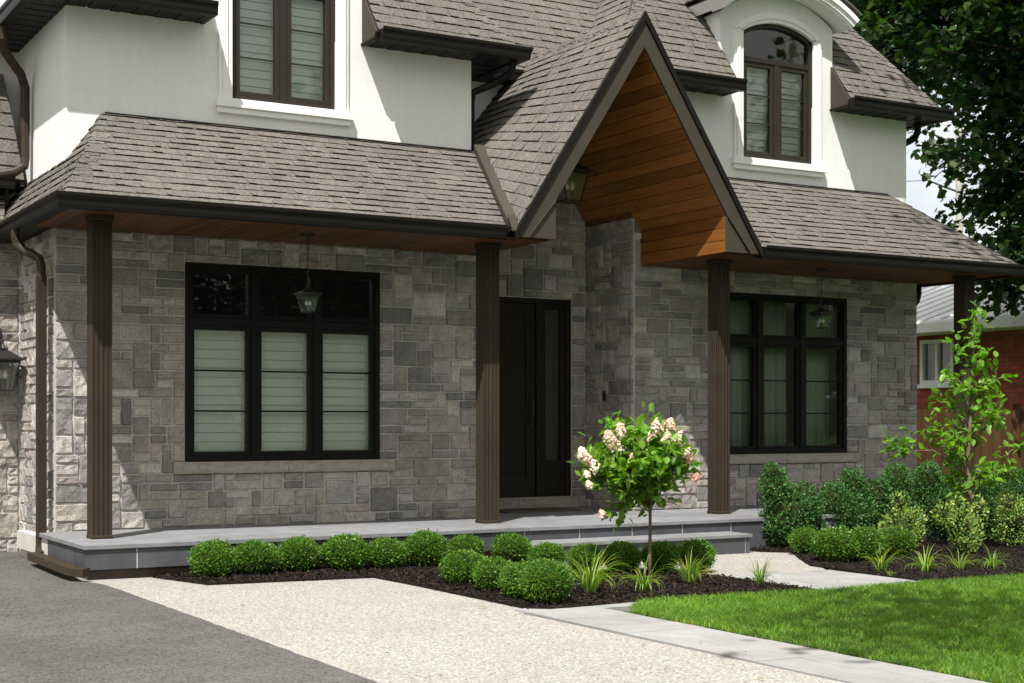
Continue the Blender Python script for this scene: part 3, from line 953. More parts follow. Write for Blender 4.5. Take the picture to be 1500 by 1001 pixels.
# arched dormer roofs and cornices
def ring_sweep(mb, cx, half, z0, z1, prof, n=36, ext=0, t=(1, 1, 1)):
    """profile (radial, y) swept along the arch"""
    k = len(prof); vs = []
    r = (half ** 2 + (z1 - z0) ** 2) / (2 * (z1 - z0)); zc = z1 - r
    a = math.asin(half / r)
    for i in range(n + 1):
        an = -a + 2 * a * i / n
        for (q, y) in prof:
            vs.append((cx + (r + q) * math.sin(an), y, zc + (r + q) * math.cos(an)))
    fs = [(i * k + j, i * k + (j + 1) % k, (i + 1) * k + (j + 1) % k, (i + 1) * k + j) for i in range(n) for j in range(k)]
    fs += [tuple(range(k)), tuple(n * k + j for j in range(k - 1, -1, -1))]
    mb.add(vs, fs, t)
for cx in DORM:
    dr = MB()
    rg = random.Random(int(cx * 10))
    for c in range(9):
        y0 = 13.56 + c * .12
        ring_sweep(dr, cx, DH + .13, DZ0 + .02, DZC + .02, [(.150, y0), (.150, y0 + .16), (.162, y0 + .16), (.168 + .004, y0)], t=(rg.uniform(.85, 1.15),) * 3)
    d = dr.build('dormer_roof', 'shingle', house)
    co = MB()
    ring_sweep(co, cx, DH + .1, DZ0 - .02, DZC, [(0, 13.62), (.0, 13.87), (.145, 13.87), (.145, 13.57), (.085, 13.57), (.085, 13.595), (.03, 13.595), (.03, 13.62)])
    ring_sweep(co, cx, DH + .1, DZ0 - .02, DZC, [(.02, 13.872), (.02, 14.6), (.145, 14.6), (.145, 13.872)])
    co.build('dormer_cornice', 'trim', d)
    # moulded casing round the window
    ca = MB()
    for (o, w, pr) in ((0, .05, .035), (.05, .05, .05), (.10, .035, .03)):
        for s in (-1, 1):
            xa, xb = cx + s * (WH + o), cx + s * (WH + o + w)
            ca.box(min(xa, xb), max(xa, xb), YU - pr, YU - .001, WZ0 - .03, WZS + .0)
        r_ = (WH ** 2 + (WZC - WZS) ** 2) / (2 * (WZC - WZS))
        hw = WH + o
        ring_sweep(ca, cx, WH + o, WZS, arch_z(cx, cx, WH, WZS, WZC) + o * .95, [(0, YU - pr), (0, YU - .001), (w, YU - .001), (w, YU - pr)])
    ca.box(cx - WH - .17, cx + WH + .17, YU - .075, YU - .001, WZ0 - .085, WZ0 - .0)
    ca.box(cx - WH - .15, cx + WH + .15, YU - .05, YU - .001, WZ0 - .14, WZ0 - .086)
    ca.build('window_casing', 'trim', house, bevel=.004)

# ---- entry gable
GX, GH, GZ, GF, GY = 8.67, 1.50, 5.42, 3.12, 12.27
GS = (GZ - GF) / GH
gb = MB()
def gpos(side):
    def f(u, v, h):
        # u: distance back from the front, v: up the slope (0 foot .. 1.. in metres along the front rake)
        Y = GY + u
        L = GH * sl(GS)
        q = 1 - v / L                                   # 1 at the foot
        k = min(1, u / 1.58)
        s = GS if side > 0 else GS + (1.22 - GS) * k
        x = GX + side * GH * q; z = GZ - s * GH * q
        nl = sl(s)
        return (x + side * h * s / nl, Y, z + h / nl)
    return f
LG = GH * sl(GS)
shingles(gb, gpos(-1), [(0, 0), (.08, 0), (1.58, LG * .30), (2.42, LG * .34), (2.42, LG), (0, LG)], 90, course=.135, warped=True)
shingles(gb, gpos(1), [(0, 0), (.1, 0), (1.58, LG * .46), (2.42, LG * .46), (2.42, LG), (0, LG)], 91, course=.135, warped=True)
caps(gb, (GX, GY + 2.4, GZ + .012), (GX, GY + .0, GZ + .012), (-.5, 0, -.8), (.5, 0, -.8), 92, .10)
gable = gb.build('gable_roof', 'shingle', house)
# rake boards: dark drip edge, taupe board, foot returns
KX = 1.05; KZ = 3.45; AP = 5.07
rk = MB(); de = MB()
for s in (-1, 1):
    nx, nz = GS / sl(GS), 1 / sl(GS)
    def P(q, dn, y): return (GX + s * (GH * q), y, GZ - GS * GH * q - dn)
    de.prism([P(0, -.012, GY - .045), P(1.005, -.012, GY - .045), P(1.005, .085, GY - .045), P(0, .085, GY - .045)], (0, .05, 0))
    rk.prism([P(0, .086, GY - .025), P(.972, .086, GY - .025), (GX + s * (GH - .02), GY - .025, SOF), (GX + s * (GH - .13), GY - .025, SOF), (GX + s * KX, GY - .025, KZ), (GX, GY - .025, AP)], (0, .03, 0))
    rk.prism([(GX + s * (GH - .14), GY - .012, SOF + .002), (GX + s * (KX - .005), GY - .012, SOF + .002), (GX + s * (KX - .005), GY - .012, KZ + .01)], (0, .03, 0))
    rk.prism([(GX + s * (GH - .145), GY - .034, SOF), (GX + s * (GH - .128), GY - .034, SOF), (GX + s * (KX + .012), GY - .034, KZ), (GX + s * (KX - .006), GY - .034, KZ)], (0, .008, 0))
rko = rk.build('rake_board', 'taupe', house, bevel=.002)
de.build('drip_edge', 'gutter', rko)
# cedar lining of the gable: boards running from front to back
cb = MB(); rg = random.Random(5)
def board(a, b, y0, y1, th=.018):
    """a, b = (x, z) edges of one board, seen from below"""
    a, b = Vector((a[0], 0, a[1])), Vector((b[0], 0, b[1]))
    d = (b - a).normalized(); g = .003
    n = Vector((d.z, 0, -d.x))
    if n.z > 0 or (abs(n.z) < 1e-3 and (GX - a.x) * n.x > 0): n = -n
    n = -n
    a = a + d * g; b = b - d * g
    y = y0
    while y < y1:
        y2 = min(y1, y + rg.uniform(1.1, 2.6))
        if y1 - y2 < .3: y2 = y1
        t = rg.uniform(.55, 1.25); w = rg.uniform(-.06, .06)
        cb.prism([(a.x, y, a.z), (b.x, y, b.z), (b.x + n.x * th, y, b.z + n.z * th), (a.x + n.x * th, y, a.z + n.z * th)], (0, y2 - y - .002, 0), (t * (1 + w), t, t * (1 - w)))
        y = y2
AI = 5.06
for s in (-1, 1):
    L = math.hypot(KX, AI - KZ); n = 15
    for i in range(n):
        f0, f1 = i / n, (i + 1) / n
        a = (GX + s * KX * f0, AI - (AI - KZ) * f0); b = (GX + s * KX * f1, AI - (AI - KZ) * f1)
        board(a, b, GY + .005, 14.79 if f1 < .94 else YW)
    for i in range(3):
        z0 = SOF + (KZ - SOF) * i / 3; z1 = SOF + (KZ - SOF) * (i + 1) / 3
        board((GX + s * KX, z0), (GX + s * KX, z1), GY + .005, YW)
vault = cb.build('vault_boards', 'cedar', house)
bk = MB()
for s in (-1, 1):
    bk.prism([(GX, GY + .01, AI + .03), (GX + s * (KX + .03), GY + .01, KZ + .03), (GX + s * (KX + .03), GY + .01, SOF + .02), (GX + s * (KX + .05), GY + .01, SOF + .02), (GX + s * (KX + .05), GY + .01, KZ + .06), (GX, GY + .01, AI + .06)], (0, 2.5, 0))
bk.build('vault_backing', 'dark', house)
# porch soffit: boards front to back
cb = MB(); rg = random.Random(6)
def flat_boards(x0, x1, y0, y1, w=.095):
    n = max(1, round((x1 - x0) / w))
    for i in range(n):
        a = x0 + (x1 - x0) * i / n; b = x0 + (x1 - x0) * (i + 1) / n
        t = rg.uniform(.7, 1.15); wv = rg.uniform(-.05, .05)
        cb.box(a + .002, b - .002, y0, y1, SOF, SOF + .015, (t * (1 + wv), t, t * (1 - wv)))
flat_boards(EXL + .06, GX - KX - .003, EY + .04, YW)
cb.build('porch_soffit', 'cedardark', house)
cb = MB()
flat_boards(GX + KX + .003, EXR - .06, EY + .04, YW + .0)
flat_boards(14.02, EXR - .06, YW + .002, 22)
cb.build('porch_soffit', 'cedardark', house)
dk = MB()
dk.box(EXL + .05, 3.2, YW + .002, 15.2, SOF, SOF + .02)
dk.box(-4, 2.94, 14.88, 15.2, SOF - .02, SOF - .001)
dk.box(EXL + .05, GX - KX - .05, EY + .05, 13.75, SOF + .03, SOF + .05)
dk.box(GX + KX + .05, EXR - .05, EY + .05, 13.75, SOF + .03, SOF + .05)
# grooved metal soffits of the upper roof
def msoff(x0, x1, y0, y1, ax='x'):
    if ax == 'x':
        n = max(1, round((x1 - x0) / .1))
        for i in range(n):
            a = x0 + (x1 - x0) * i / n; b = x0 + (x1 - x0) * (i + 1) / n
            dk.box(a + .004, b - .004, y0, y1, 5.13 - (.004 if i % 2 else 0), 5.15)
    else:
        n = max(1, round((y1 - y0) / .1))
        for i in range(n):
            a = y0 + (y1 - y0) * i / n; b = y0 + (y1 - y0) * (i + 1) / n
            dk.box(x0, x1, a + .004, b - .004, 5.13 - (.004 if i % 2 else 0), 5.15)
msoff(3.0, DORM[0] - DH + .06, 13.56, YU); msoff(DORM[0] + DH - .05, 7.95, 13.56, YU)
msoff(9.3, DORM[1] - DH + .06, 13.56, YU); msoff(DORM[1] + DH - .05, 14.18, 13.56, YU)
msoff(3.0, 3.33, YU + .004, 15.9, 'y'); msoff(13.87, 14.18, YU + .004, 22, 'y')
msoff(7.56, 7.95, YU + .004, 14.64, 'y'); msoff(7.96, 9.28, 14.45, 14.66); msoff(9.3, 9.6, YU + .004, 14.64, 'y')
msoff(-4, 2.98, 15.4, 15.9)
dk.build('metal_soffit', 'gutter', house)

# ---- gutters, fascia, downspouts
GP = [(0, -.05), (.088, -.05), (.094, -.02), (.096, .025), (.112, .048), (.114, .078), (.1, .08), (.098, .06), (.0, .06)]
GP = [(a, b) for a, b in GP]
gt = MB()
gt.sweep(GP, [(2.98, 16.5, 3.10), (2.98, 12.38, 3.10), (7.10, 12.38, 3.10)], [(-1, 0), (-1, -1), (0, -1)])
gt.sweep(GP, [(10.27, 12.38, 3.10), (14.25, 12.38, 3.10), (14.25, 22, 3.10)], [(0, -1), (1, -1), (1, 0)])
gt.build('porch_gutter', 'gutter', house, bevel=.003)
for bx in [(2.985, 3.01, 12.411, 16.5, 3.055, 3.15), (2.985, 7.15, 12.385, 12.41, 3.055, 3.15), (10.2, 14.24, 12.385, 12.41, 3.055, 3.15), (14.22, 14.245, 12.412, 22, 3.055, 3.15)] + \
        [(a + .02, b - .02, 13.545, 13.565, 5.12, 5.215) for (a, b) in ((3.0, DORM[0] - DH + .04), (DORM[0] + DH - .04, 7.98), (9.25, DORM[1] - DH + .04), (DORM[1] + DH - .04, 14.2))]:
    fb = MB(); fb.box(*bx)
    fb.build('fascia', 'gutter', house)

gu = MB()
def ug(path, outs): gu.sweep(GP, path, outs)
ug([(3.02, 22, 5.165), (3.02, 13.53, 5.165), (DORM[0] - DH + .05, 13.53, 5.165)], [(-1, 0), (-1, -1), (0, -1)])
ug([(DORM[0] + DH + .01, 13.53, 5.165), (7.96, 13.53, 5.165), (7.96, 14.5, 5.165)], [(0, -1), (1, -1), (1, 0)])
ug([(9.27, 14.5, 5.165), (9.27, 13.53, 5.165), (DORM[1] - DH + .06, 13.53, 5.165)], [(-1, 0), (-1, -1), (0, -1)])
ug([(DORM[1] + DH - .03, 13.53, 5.165), (14.18, 13.53, 5.165), (14.18, 22, 5.165)], [(0, -1), (1, -1), (1, 0)])
ug([(7.98, 14.44, 5.165), (9.26, 14.44, 5.165)], [(0, -1), (0, -1)])
ug([(-4, 15.30, 3.66), (3.16, 15.30, 3.66)], [(0, -1), (0, -1)])
gu.build('upper_gutter', 'gutter', house, bevel=.003)
# boxed ends where the eaves stop at the dormers
be = MB()
for cx in DORM:
    for s in (-1, 1):
        be = MB()
        x = cx + s * (DH - .012)
        be.prism([(x, 13.56, 5.12), (x, YU - .001, 5.12), (x, YU - .001, UZ + (YU - UY) * UM - .01), (x, UY + .005, UZ - .01)], (s * -.02, 0, 0))
        be.build('eave_return', 'taupe', house)
# flashing strip between porch roof and gable, and kick-outs
fl = MB()
fl.prism([(7.12, 12.33, 3.17), (7.24, 12.33, 3.17), (7.24, 12.33, 3.26), (7.12, 12.33, 3.25)], (.46, 1.50, 1.0))
fl.prism([(7.13, 12.24, 3.12), (7.22, 12.24, 3.12), (7.22, 12.34, 3.28), (7.13, 12.34, 3.28)], (0, 0, .015))
fl.build('flashing', 'taupe', house)
fl = MB()
fl.tube([(10.12, 12.36, 3.27), (10.14, 12.3, 3.2), (10.17, 12.27, 3.16)], [.06, .055, .04], 8)
fl.build('flashing', 'taupe', house)
for a, b in ((3.68, 7.56), (9.47, 13.54)):
    fl = MB(); fl.box(a, b, YU - .02, YU - .002, TZ - .01, TZ + .02); fl.build('flashing', 'gutter', house)
def downspout(name, pts, w, m, parent=house, ribs=()):
    mb = MB(); mb.tube(pts, w, 8)
    for (p, q, n) in ribs:
        p, q = Vector(p), Vector(q)
        for i in range(n):
            c = p + (q - p) * (i / (n - 1)); d = (q - p).normalized() * .006
            mb.tube([c - d, c + d], w + .007, 8)
    return mb.build(name, m, parent, smooth=True, bevel=0)
def sqpipe(mb, pts, w, d):
    """rectangular pipe with mitred corners along pts; w sideways, d deep"""
    pts = [Vector(p) for p in pts]
    o = len(mb.v)
    for i, p in enumerate(pts):
        a = pts[max(0, i - 1)]; b = pts[min(len(pts) - 1, i + 1)]
        t = (b - a).normalized()
        s = Vector((1, 0, 0)) if abs(t.x) < .8 else Vector((0, 1, 0))
        u = t.cross(s).normalized(); s = u.cross(t).normalized()
        for (x, y) in ((-1, -1), (1, -1), (1, 1), (-1, 1)):
            mb.v.append(tuple(p + s * x * w / 2 + u * y * d / 2)); mb.c.append((1, 1, 1))
    for i in range(len(pts) - 1):
        for k in range(4):
            k2 = (k + 1) % 4
            mb.f.append((o + i * 4 + k, o + i * 4 + k2, o + (i + 1) * 4 + k2, o + (i + 1) * 4 + k))
    mb.f.append((o, o + 1, o + 2, o + 3)); e = o + (len(pts) - 1) * 4; mb.f.append((e + 3, e + 2, e + 1, e))
d1 = MB()
sqpipe(d1, [(3.09, 13.78, 2.62), (3.09, 13.78, .2)], .085, .07)
sqpipe(d1, [(3.09, 13.78, .2), (3.08, 13.76, .13), (3.07, 13.66, .105)], .086, .071)
d1.tube([(2.92, 14.05, 3.06), (2.92, 14.05, 2.98), (2.93, 14.03, 2.92), (2.97, 13.97, 2.87), (3.03, 13.89, 2.83), (3.08, 13.81, 2.78), (3.09, 13.78, 2.72), (3.09, 13.78, 2.58)], .041, 12)
for i in range(9):
    a = i / 8
    p = Vector((2.92 + .06 * a * a, 14.05 - .09 * a * a, 3.0 - .14 * a))
    d1.tube([p, p + Vector((.005, -.006, -.008))], .047, 12)
d1.build('downspout', 'bronze', house, bevel=.004)
d2 = MB()
sqpipe(d2, [(3.00, 13.7, .10), (2.96, 12.4, .105), (2.97, 12.12, .10), (3.05, 12.02, .092)], .10, .07)
d2.build('downspout_extension', 'bronze', house, bevel=.005)
d3 = MB()
d3.tube([(2.97, 14.86, 5.12), (2.97, 14.87, 5.0), (3.0, 14.93, 4.90), (3.1, 15.05, 4.82), (3.2, 15.15, 4.74), (3.25, 15.19, 4.62), (3.25, 15.19, 3.92), (3.24, 15.18, 3.84), (3.16, 15.2, 3.78), (2.95, 15.24, 3.73)], .045, 10)
d3.build('downspout', 'bronze', house)
d4 = MB()
d4.tube([(14.12, 13.9, 5.13), (14.12, 13.9, 5.03), (14.10, 13.93, 4.95), (14.02, 13.98, 4.90), (13.94, 14.0, 4.86), (13.92, 14.0, 4.78), (13.92, 14.0, 4.3)], .045, 10)
d4.tube([(14.18, 13.95, 3.06), (14.18, 13.95, 2.95), (14.15, 13.95, 2.86), (14.09, 13.95, 2.80), (14.06, 13.95, 2.7), (14.06, 13.95, 0)], .045, 10)
d4.build('downspout', 'gutter', house)
d5 = MB()
d5.tube([(7.95, 13.62, 5.12), (7.93, 13.66, 5.0), (7.8, 13.8, 4.9), (7.63, 13.93, 4.82), (7.61, 13.95, 4.7), (7.61, 13.95, 4.2)], .04, 10)
d5.build('downspout', 'gutter', house)

# ---- fluted posts
def post(x, y, z0=.30, z1=SOF):
    w = .086; pr = []
    # square section with flutes on every face
    seg = [(-1, 0), (-.86, 0), (-.80, -.09), (-.62, -.09), (-.56, 0), (-.42, 0), (-.36, -.09), (-.18, -.09), (-.10, 0), (.10, 0), (.18, -.09), (.36, -.09), (.42, 0), (.56, 0), (.62, -.09), (.80, -.09), (.86, 0)]
    for k in range(4):
        c, s = math.cos(k * PI / 2), math.sin(k * PI / 2)
        for (a, d) in seg:
            px, py = a * w, -w - d * w
            pr.append((x + px * c - py * s, y + px * s + py * c))
    mb = MB()
    mb.prism([(a, b, z0 + .03) for a, b in pr], (0, 0, z1 - z0 - .08))
    p = mb.build('column', 'bronze', house)
    cp = MB(); cp.box(x - .099, x + .099, y - .099, y + .099, z1 - .045, z1 - .001); cp.build('capital', 'bronze', p, bevel=.005)
    bs = MB(); bs.box(x - .093, x + .093, y - .093, y + .093, z0 + .001, z0 + .03); bs.build('base', 'bronze', p, bevel=.006)
    return p
for (x, y) in ((3.37, 12.84), (7.21, 12.87), (10.12, 12.90), (13.82, 12.84)): post(x, y)

# ---- porch and step
po = MB(); rg = random.Random(9)
PX0, PX1, PY0 = 3.06, 14.1, 12.14
rows = [(PY0, 12.62), (12.62, 13.22), (13.22, 13.80)]
for (y0, y1) in rows:
    x = PX0
    while x < PX1:
        x2 = min(x + rg.choice([.6, .75, .9, 1.05]), PX1)
        if PX1 - x2 < .3: x2 = PX1
        g = .003; k = rg.uniform(.9, 1.1)
        po.box(x + g, x2 - g, y0 + g, y1 - g, .262, .30, (k, k, k * 1.01))
        x = x2
for (a, b) in ((7.78, 8.7), (8.7, 9.62)): po.box(a + .003, b - .003, 13.803, 14.79, .262, .30, (.95,) * 3)
porch = po.build('porch', 'flag', house, bevel=.004)
co = MB(); co.box(PX0 + .026, PX1 - .04, PY0 + .026, 14.78, .095, .258); co.box(PX0 + .06, PX1 - .05, PY0 + .05, 14.76, -.1, .094)
co.box(6.986, 9.63, 11.785, PY0 + .02, -.06, .136)
co.build('porch_core', 'mortar', porch)
rt = MB()
x = PX0 + .02
first = True
while x < PX1 - .03:
    w = .42 if first else .62; first = False
    x2 = min(x + w, PX1 - .02); k = rg.uniform(.85, 1.15)
    rt.box(x + .005, x2 - .005, PY0 + .022, PY0 + .042, .095 if x < 6.8 else -.05, .26, (k, k, k * 1.02)); x = x2
y = PY0 + .02
while y < 13.5:
    y2 = min(y + .42, 13.5); k = rg.uniform(.85, 1.15)
    rt.box(PX0 + .022, PX0 + .042, y + .005 + (.02 if y < 12.3 else 0), y2 - .005, .095, .26, (k, k, k * 1.02)); y = y2
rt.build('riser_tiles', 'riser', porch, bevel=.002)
fd = MB(); fd.box(PX0 + .04, 6.95, PY0 + .03, PY0 + .044, 0, .093); fd.build('footing_panel', 'door', porch)
se = MB(); x = 6.96
while x < 9.65:
    x2 = min(x + .9, 9.66)
    se.box(x + .003, x2 - .003, 11.76, PY0 + .02, .137, .172); x = x2
step = se.build('step', 'flag', house, bevel=.004)
rt = MB(); x = 6.98
while x < 9.63:
    x2 = min(x + .52, 9.64); k = rg.uniform(.85, 1.15)
    rt.box(x + .004, x2 - .004, 11.78, 11.799, -.04, .135, (k, k, k * 1.02)); x = x2
rt.box(9.631, 9.645, 11.8, PY0 + .04, -.04, .135)
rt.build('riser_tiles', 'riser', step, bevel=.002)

# ---- windows
def frame_ring(mb, x0, x1, z0, z1, w, y0, y1):
    mb.box(x0, x0 + w, y0, y1, z0, z1); mb.box(x1 - w, x1, y0, y1, z0, z1)
    mb.box(x0 + w, x1 - w, y0, y1, z0, z0 + w); mb.box(x0 + w, x1 - w, y0, y1, z1 - w, z1)
def glass(x0, x1, z0, z1, y, parent):
    g = MB(); g.add([(x0, y, z0), (x1, y, z0), (x1, y, z1), (x0, y, z1)], [(0, 1, 2, 3)]); return g.build('pane', 'glass', parent, fix=False)
def shutter(x0, x1, z0, z1, y, parent, tilt=35, step=.085):
    mb = MB()
    frame_ring(mb, x0, x1, z0, z1, .045, y, y + .028)
    n = int((z1 - z0 - .09) / step); st_ = (z1 - z0 - .09) / n
    c, s = math.cos(R(tilt)), math.sin(R(tilt))
    for i in range(n):
        zc = z0 + .045 + st_ * (i + .5); d = st_ * .56
        # slat: front edge low, overlapping
        p = [(x0 + .046, y + .004, zc - d * c * .95), (x0 + .046, y + .010, zc - d * c * .95 - .002), (x0 + .046, y + .004 + 2 * d * s * .5 + .006, zc + d * c), (x0 + .046, y + .004 + 2 * d * s * .5, zc + d * c + .002)]
        mb.prism(p, (x1 - x0 - .092, 0, 0))
    return mb.build('shutter', 'shutter', parent)
def big_window(wr, kind):
    x0, x1, z0, z1 = wr; zt = 2.267
    fr = MB(); Y0, Y1 = YW - .012, YW + .09
    frame_ring(fr, x0 + .001, x1 - .001, z0 + .001, z1 - .001, .05, Y0, Y1)
    n = 3; pw = (x1 - x0 - .1) / 3; cx = [x0 + .05 + pw * i for i in range(4)]
    for i in (1, 2): fr.box(cx[i] - .03, cx[i] + .03, Y0 + .004, Y1, z0 + .05, z1 - .05)
    for i in range(3):
        a, b = (cx[i] + (.03 if i else 0)), (cx[i + 1] - (.03 if i < 2 else 0))
        fr.box(a, b, Y0 + .008, Y1, zt - .035, zt + .035)
    w = fr.build('window', 'black', house, bevel=.004)
    for i in range(3):
        a, b = (cx[i] + (.031 if i else .001)), (cx[i + 1] - (.031 if i < 2 else .001))
        sh = MB()
        frame_ring(sh, a, b, z0 + .051, zt - .036, .045, Y0 + .018, Y1 - .02)
        frame_ring(sh, a, b, zt + .036, z1 - .051, .035, Y0 + .018, Y1 - .02)
        zz0, zz1 = z0 + .096, zt - .081
        for k in (1, 2):
            zc = zz0 + (zz1 - zz0) * k / 3
            sh.box(a + .045, b - .045, Y0 + .034, Y0 + .046, zc - .009, zc + .009)
        sh.build('sash', 'black', w, bevel=.003)
        glass(a + .04, b - .04, z0 + .09, zt - .075, Y0 + .05, w)
        glass(a + .03, b - .03, zt + .065, z1 - .08, Y0 + .05, w)
        if kind == 'shutter':
            shutter(a + .01, b - .01, z0 + .055, zt - .04, Y1 + .03, w, 30)
    return w
wl = big_window(WIN_L, 'shutter')
wr_ = big_window(WIN_R, 'curtain')
# sheer curtains: wavy hanging cloth
def curtain(x0, x1, z0, z1, y, parent, seed, amp=.028):
    rg = random.Random(seed); n = int((x1 - x0) / .012); vs = []; ph = rg.uniform(0, 6)
    for i in range(n + 1):
        x = x0 + (x1 - x0) * i / n
        w = math.sin(x * 62 + ph) * amp + math.sin(x * 27 + 2 * ph) * amp * .5
        for z, k in ((z0, 1.15), ((z0 + z1) / 2, 1), (z1, .8)): vs.append((x, y + w * k, z))
    fs = [(i * 3 + r, (i + 1) * 3 + r, (i + 1) * 3 + r + 1, i * 3 + r + 1) for i in range(n) for r in range(2)]
    o = MB().add(vs, fs).build('curtain', 'curtain', parent, smooth=True)
    m = o.modifiers.new('cloth', 'SOLIDIFY'); m.thickness = .002
    return o
curtain(10.75, 12.05, .75, 2.85, YW + .22, wr_, 3)
curtain(12.28, 12.8, .75, 2.85, YW + .30, wr_, 4, .02)
# arched upper windows
def arch_window(cx):
    fr = MB(); Y0, Y1 = YU + .01, YU + .1; zt = 5.62
    x0, x1 = cx - WH + .001, cx + WH - .001
    fr.box(x0, x0 + .045, Y0, Y1, WZ0, WZS - .002); fr.box(x1 - .045, x1, Y0, Y1, WZ0, WZS - .002)
    fr.box(x0 + .045, x1 - .045, Y0, Y1, WZ0, WZ0 + .05)
    fr.box(x0 + .045, x1 - .045, Y0 + .004, Y1, zt - .03, zt + .03)
    fr.box(cx - .035, cx + .035, Y0 + .006, Y1, WZ0 + .05, zt - .03)
    ring_sweep(fr, cx, WH - .002, WZS, WZC - .002, [(-.05, Y0), (-.05, Y1), (-.001, Y1), (-.001, Y0)])
    w = fr.build('window', 'brownframe', house, bevel=.003)
    for s in (-1, 1):
        a, b = (x0 + .046, cx - .036) if s < 0 else (cx + .036, x1 - .046)
        sh = MB()
        frame_ring(sh, a, b, WZ0 + .051, zt - .031, .05, Y0 + .016, Y1 - .02)
        zz0, zz1 = WZ0 + .1, zt - .08
        for k in (1, 2):
            zc = zz0 + (zz1 - zz0) * k / 3
            sh.box(a + .05, b - .05, Y0 + .03, Y0 + .042, zc - .008, zc + .008)
        sh.build('sash', 'brownframe', w, bevel=.003)
        glass(a + .045, b - .045, WZ0 + .096, zt - .076, Y0 + .045, w)
        shutter(a + .005, b - .005, WZ0 + .055, zt - .035, Y1 + .03, w, 28, .08)
    g = MB()
    n = 24; vs = []
    for i in range(n + 1):
        x = x0 + .04 + (x1 - x0 - .08) * i / n
        vs += [(x, Y0 + .045, zt + .025), (x, Y0 + .045, arch_z(x, cx, WH, WZS, WZC) - .035)]
    fs = []
    for i in range(n):
        o = i * 2
        fs += [(o, o + 2, o + 3, o + 1)]
    g.add(vs, fs); g.build('pane', 'glass', w, fix=False)
    return w
for cx in DORM: arch_window(cx)
# rooms behind the glass are dark boxes with a floor, so that panes look into depth
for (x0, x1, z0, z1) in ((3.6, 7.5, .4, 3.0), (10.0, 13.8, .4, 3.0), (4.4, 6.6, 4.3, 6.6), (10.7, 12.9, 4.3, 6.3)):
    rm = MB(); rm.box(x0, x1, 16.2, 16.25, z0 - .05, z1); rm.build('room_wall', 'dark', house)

# ---- front door with sidelight
fr = MB(); Y0, Y1 = 14.80, 14.93
x0, x1, z0, z1 = DOOR
fr.box(x0 + .001, x0 + .06, Y0, Y1, z0, z1); fr.box(x1 - .07, x1 - .001, Y0, Y1, z0, z1)
fr.box(x0 + .06, x1 - .07, Y0, Y1, z1 - .06, z1 - .001); fr.box(x0 + .06, x1 - .07, Y0, Y1, z0, z0 + .025)
fr.box(8.95, 9.02, Y0 + .004, Y1, z0 + .025, z1 - .06)
door = fr.build('door', 'door', house, bevel=.005)
sb = MB(); a, b, c, d = 8.082, 8.948, z0 + .028, z1 - .062
frame_y0 = Y0 + .03
sb.box(a, b, frame_y0 + .02, frame_y0 + .06, c, d)
for (xa, xb, za, zb) in ((a, a + .12, c, d), (b - .12, b, c, d), (a + .12, b - .12, d - .13, d), (a + .12, b - .12, c, c + .2), (a + .12, b - .12, c + .83, c + .98)):
    sb.box(xa, xb, frame_y0, frame_y0 + .019, za, zb)
for (za, zb) in ((c + .26, c + .77), (c + 1.04, d - .19)):
    sb.box(a + .17, b - .17, frame_y0 + .006, frame_y0 + .0195, za, zb)
sb.build('door_leaf', 'door', door, bevel=.006)
sg = MB(); frame_ring(sg, 9.022, x1 - .072, z0 + .027, z1 - .062, .055, Y0 + .02, Y0 + .08)
sg.box(9.077, x1 - .127, Y0 + .03, Y0 + .07, z0 + .082, z0 + .42)
sg.build('sidelight_frame', 'door', door, bevel=.004)
glass(9.07, x1 - .12, z0 + .42, z1 - .11, Y0 + .045, door).name = 'sidelight_pane'
cu = MB(); cu.box(9.07, x1 - .12, Y0 + .1, Y0 + .11, z0 + .1, z1 - .1); cu.build('sidelight_blind', 'mat', door)
hd = MB(); hd.box(8.86, 8.90, frame_y0 - .012, frame_y0 - .001, c + .78, c + 1.15); hd.tube([(8.88, frame_y0 - .012, c + 1.12), (8.88, frame_y0 - .06, c + 1.08), (8.88, frame_y0 - .06, c + .88), (8.88, frame_y0 - .012, c + .84)], .01, 8)
hd.build('handle', 'steel', door)
db = MB(); db.box(9.585, 9.605, 14.33, 14.39, 1.55, 1.66); db.sphere((9.583, 14.36, 1.60), .012, n=8, m=5)
db.build('doorbell', 'steel', house, bevel=.004)
# ---------------------------------------------------------------- lanterns
def taper_frame(mb, cx, cy, zt, zb, wt_, wb, r):
    for sx in (-1, 1):
        for sy in (-1, 1):
            mb.tube([(cx + sx * wb, cy + sy * wb, zb), (cx + sx * wt_, cy + sy * wt_, zt)], r, 4)
    mb.box(cx - wb - r, cx + wb + r, cy - wb - r, cy + wb + r, zb - .012, zb)
    for z, w in ((zt, wt_),):
        for (a, b, c, d) in ((-w - r, w + r, -w - r, -w + r), (-w - r, w + r, w - r, w + r), (-w - r, -w + r, -w + r, w - r), (w - r, w + r, -w + r, w - r)):
            mb.box(cx + a, cx + b, cy + c, cy + d, z - .012, z + .008)
def frustum(mb, cx, cy, z0, w0, z1, w1, t=(1, 1, 1)):
    vs = [(cx + sx * w, cy + sy * w, z) for z, w in ((z0, w0), (z1, w1)) for sx, sy in ((-1, -1), (1, -1), (1, 1), (-1, 1))]
    mb.add(vs, [(3, 2, 1, 0), (4, 5, 6, 7), (0, 1, 5, 4), (1, 2, 6, 5), (2, 3, 7, 6), (3, 0, 4, 7)], t)
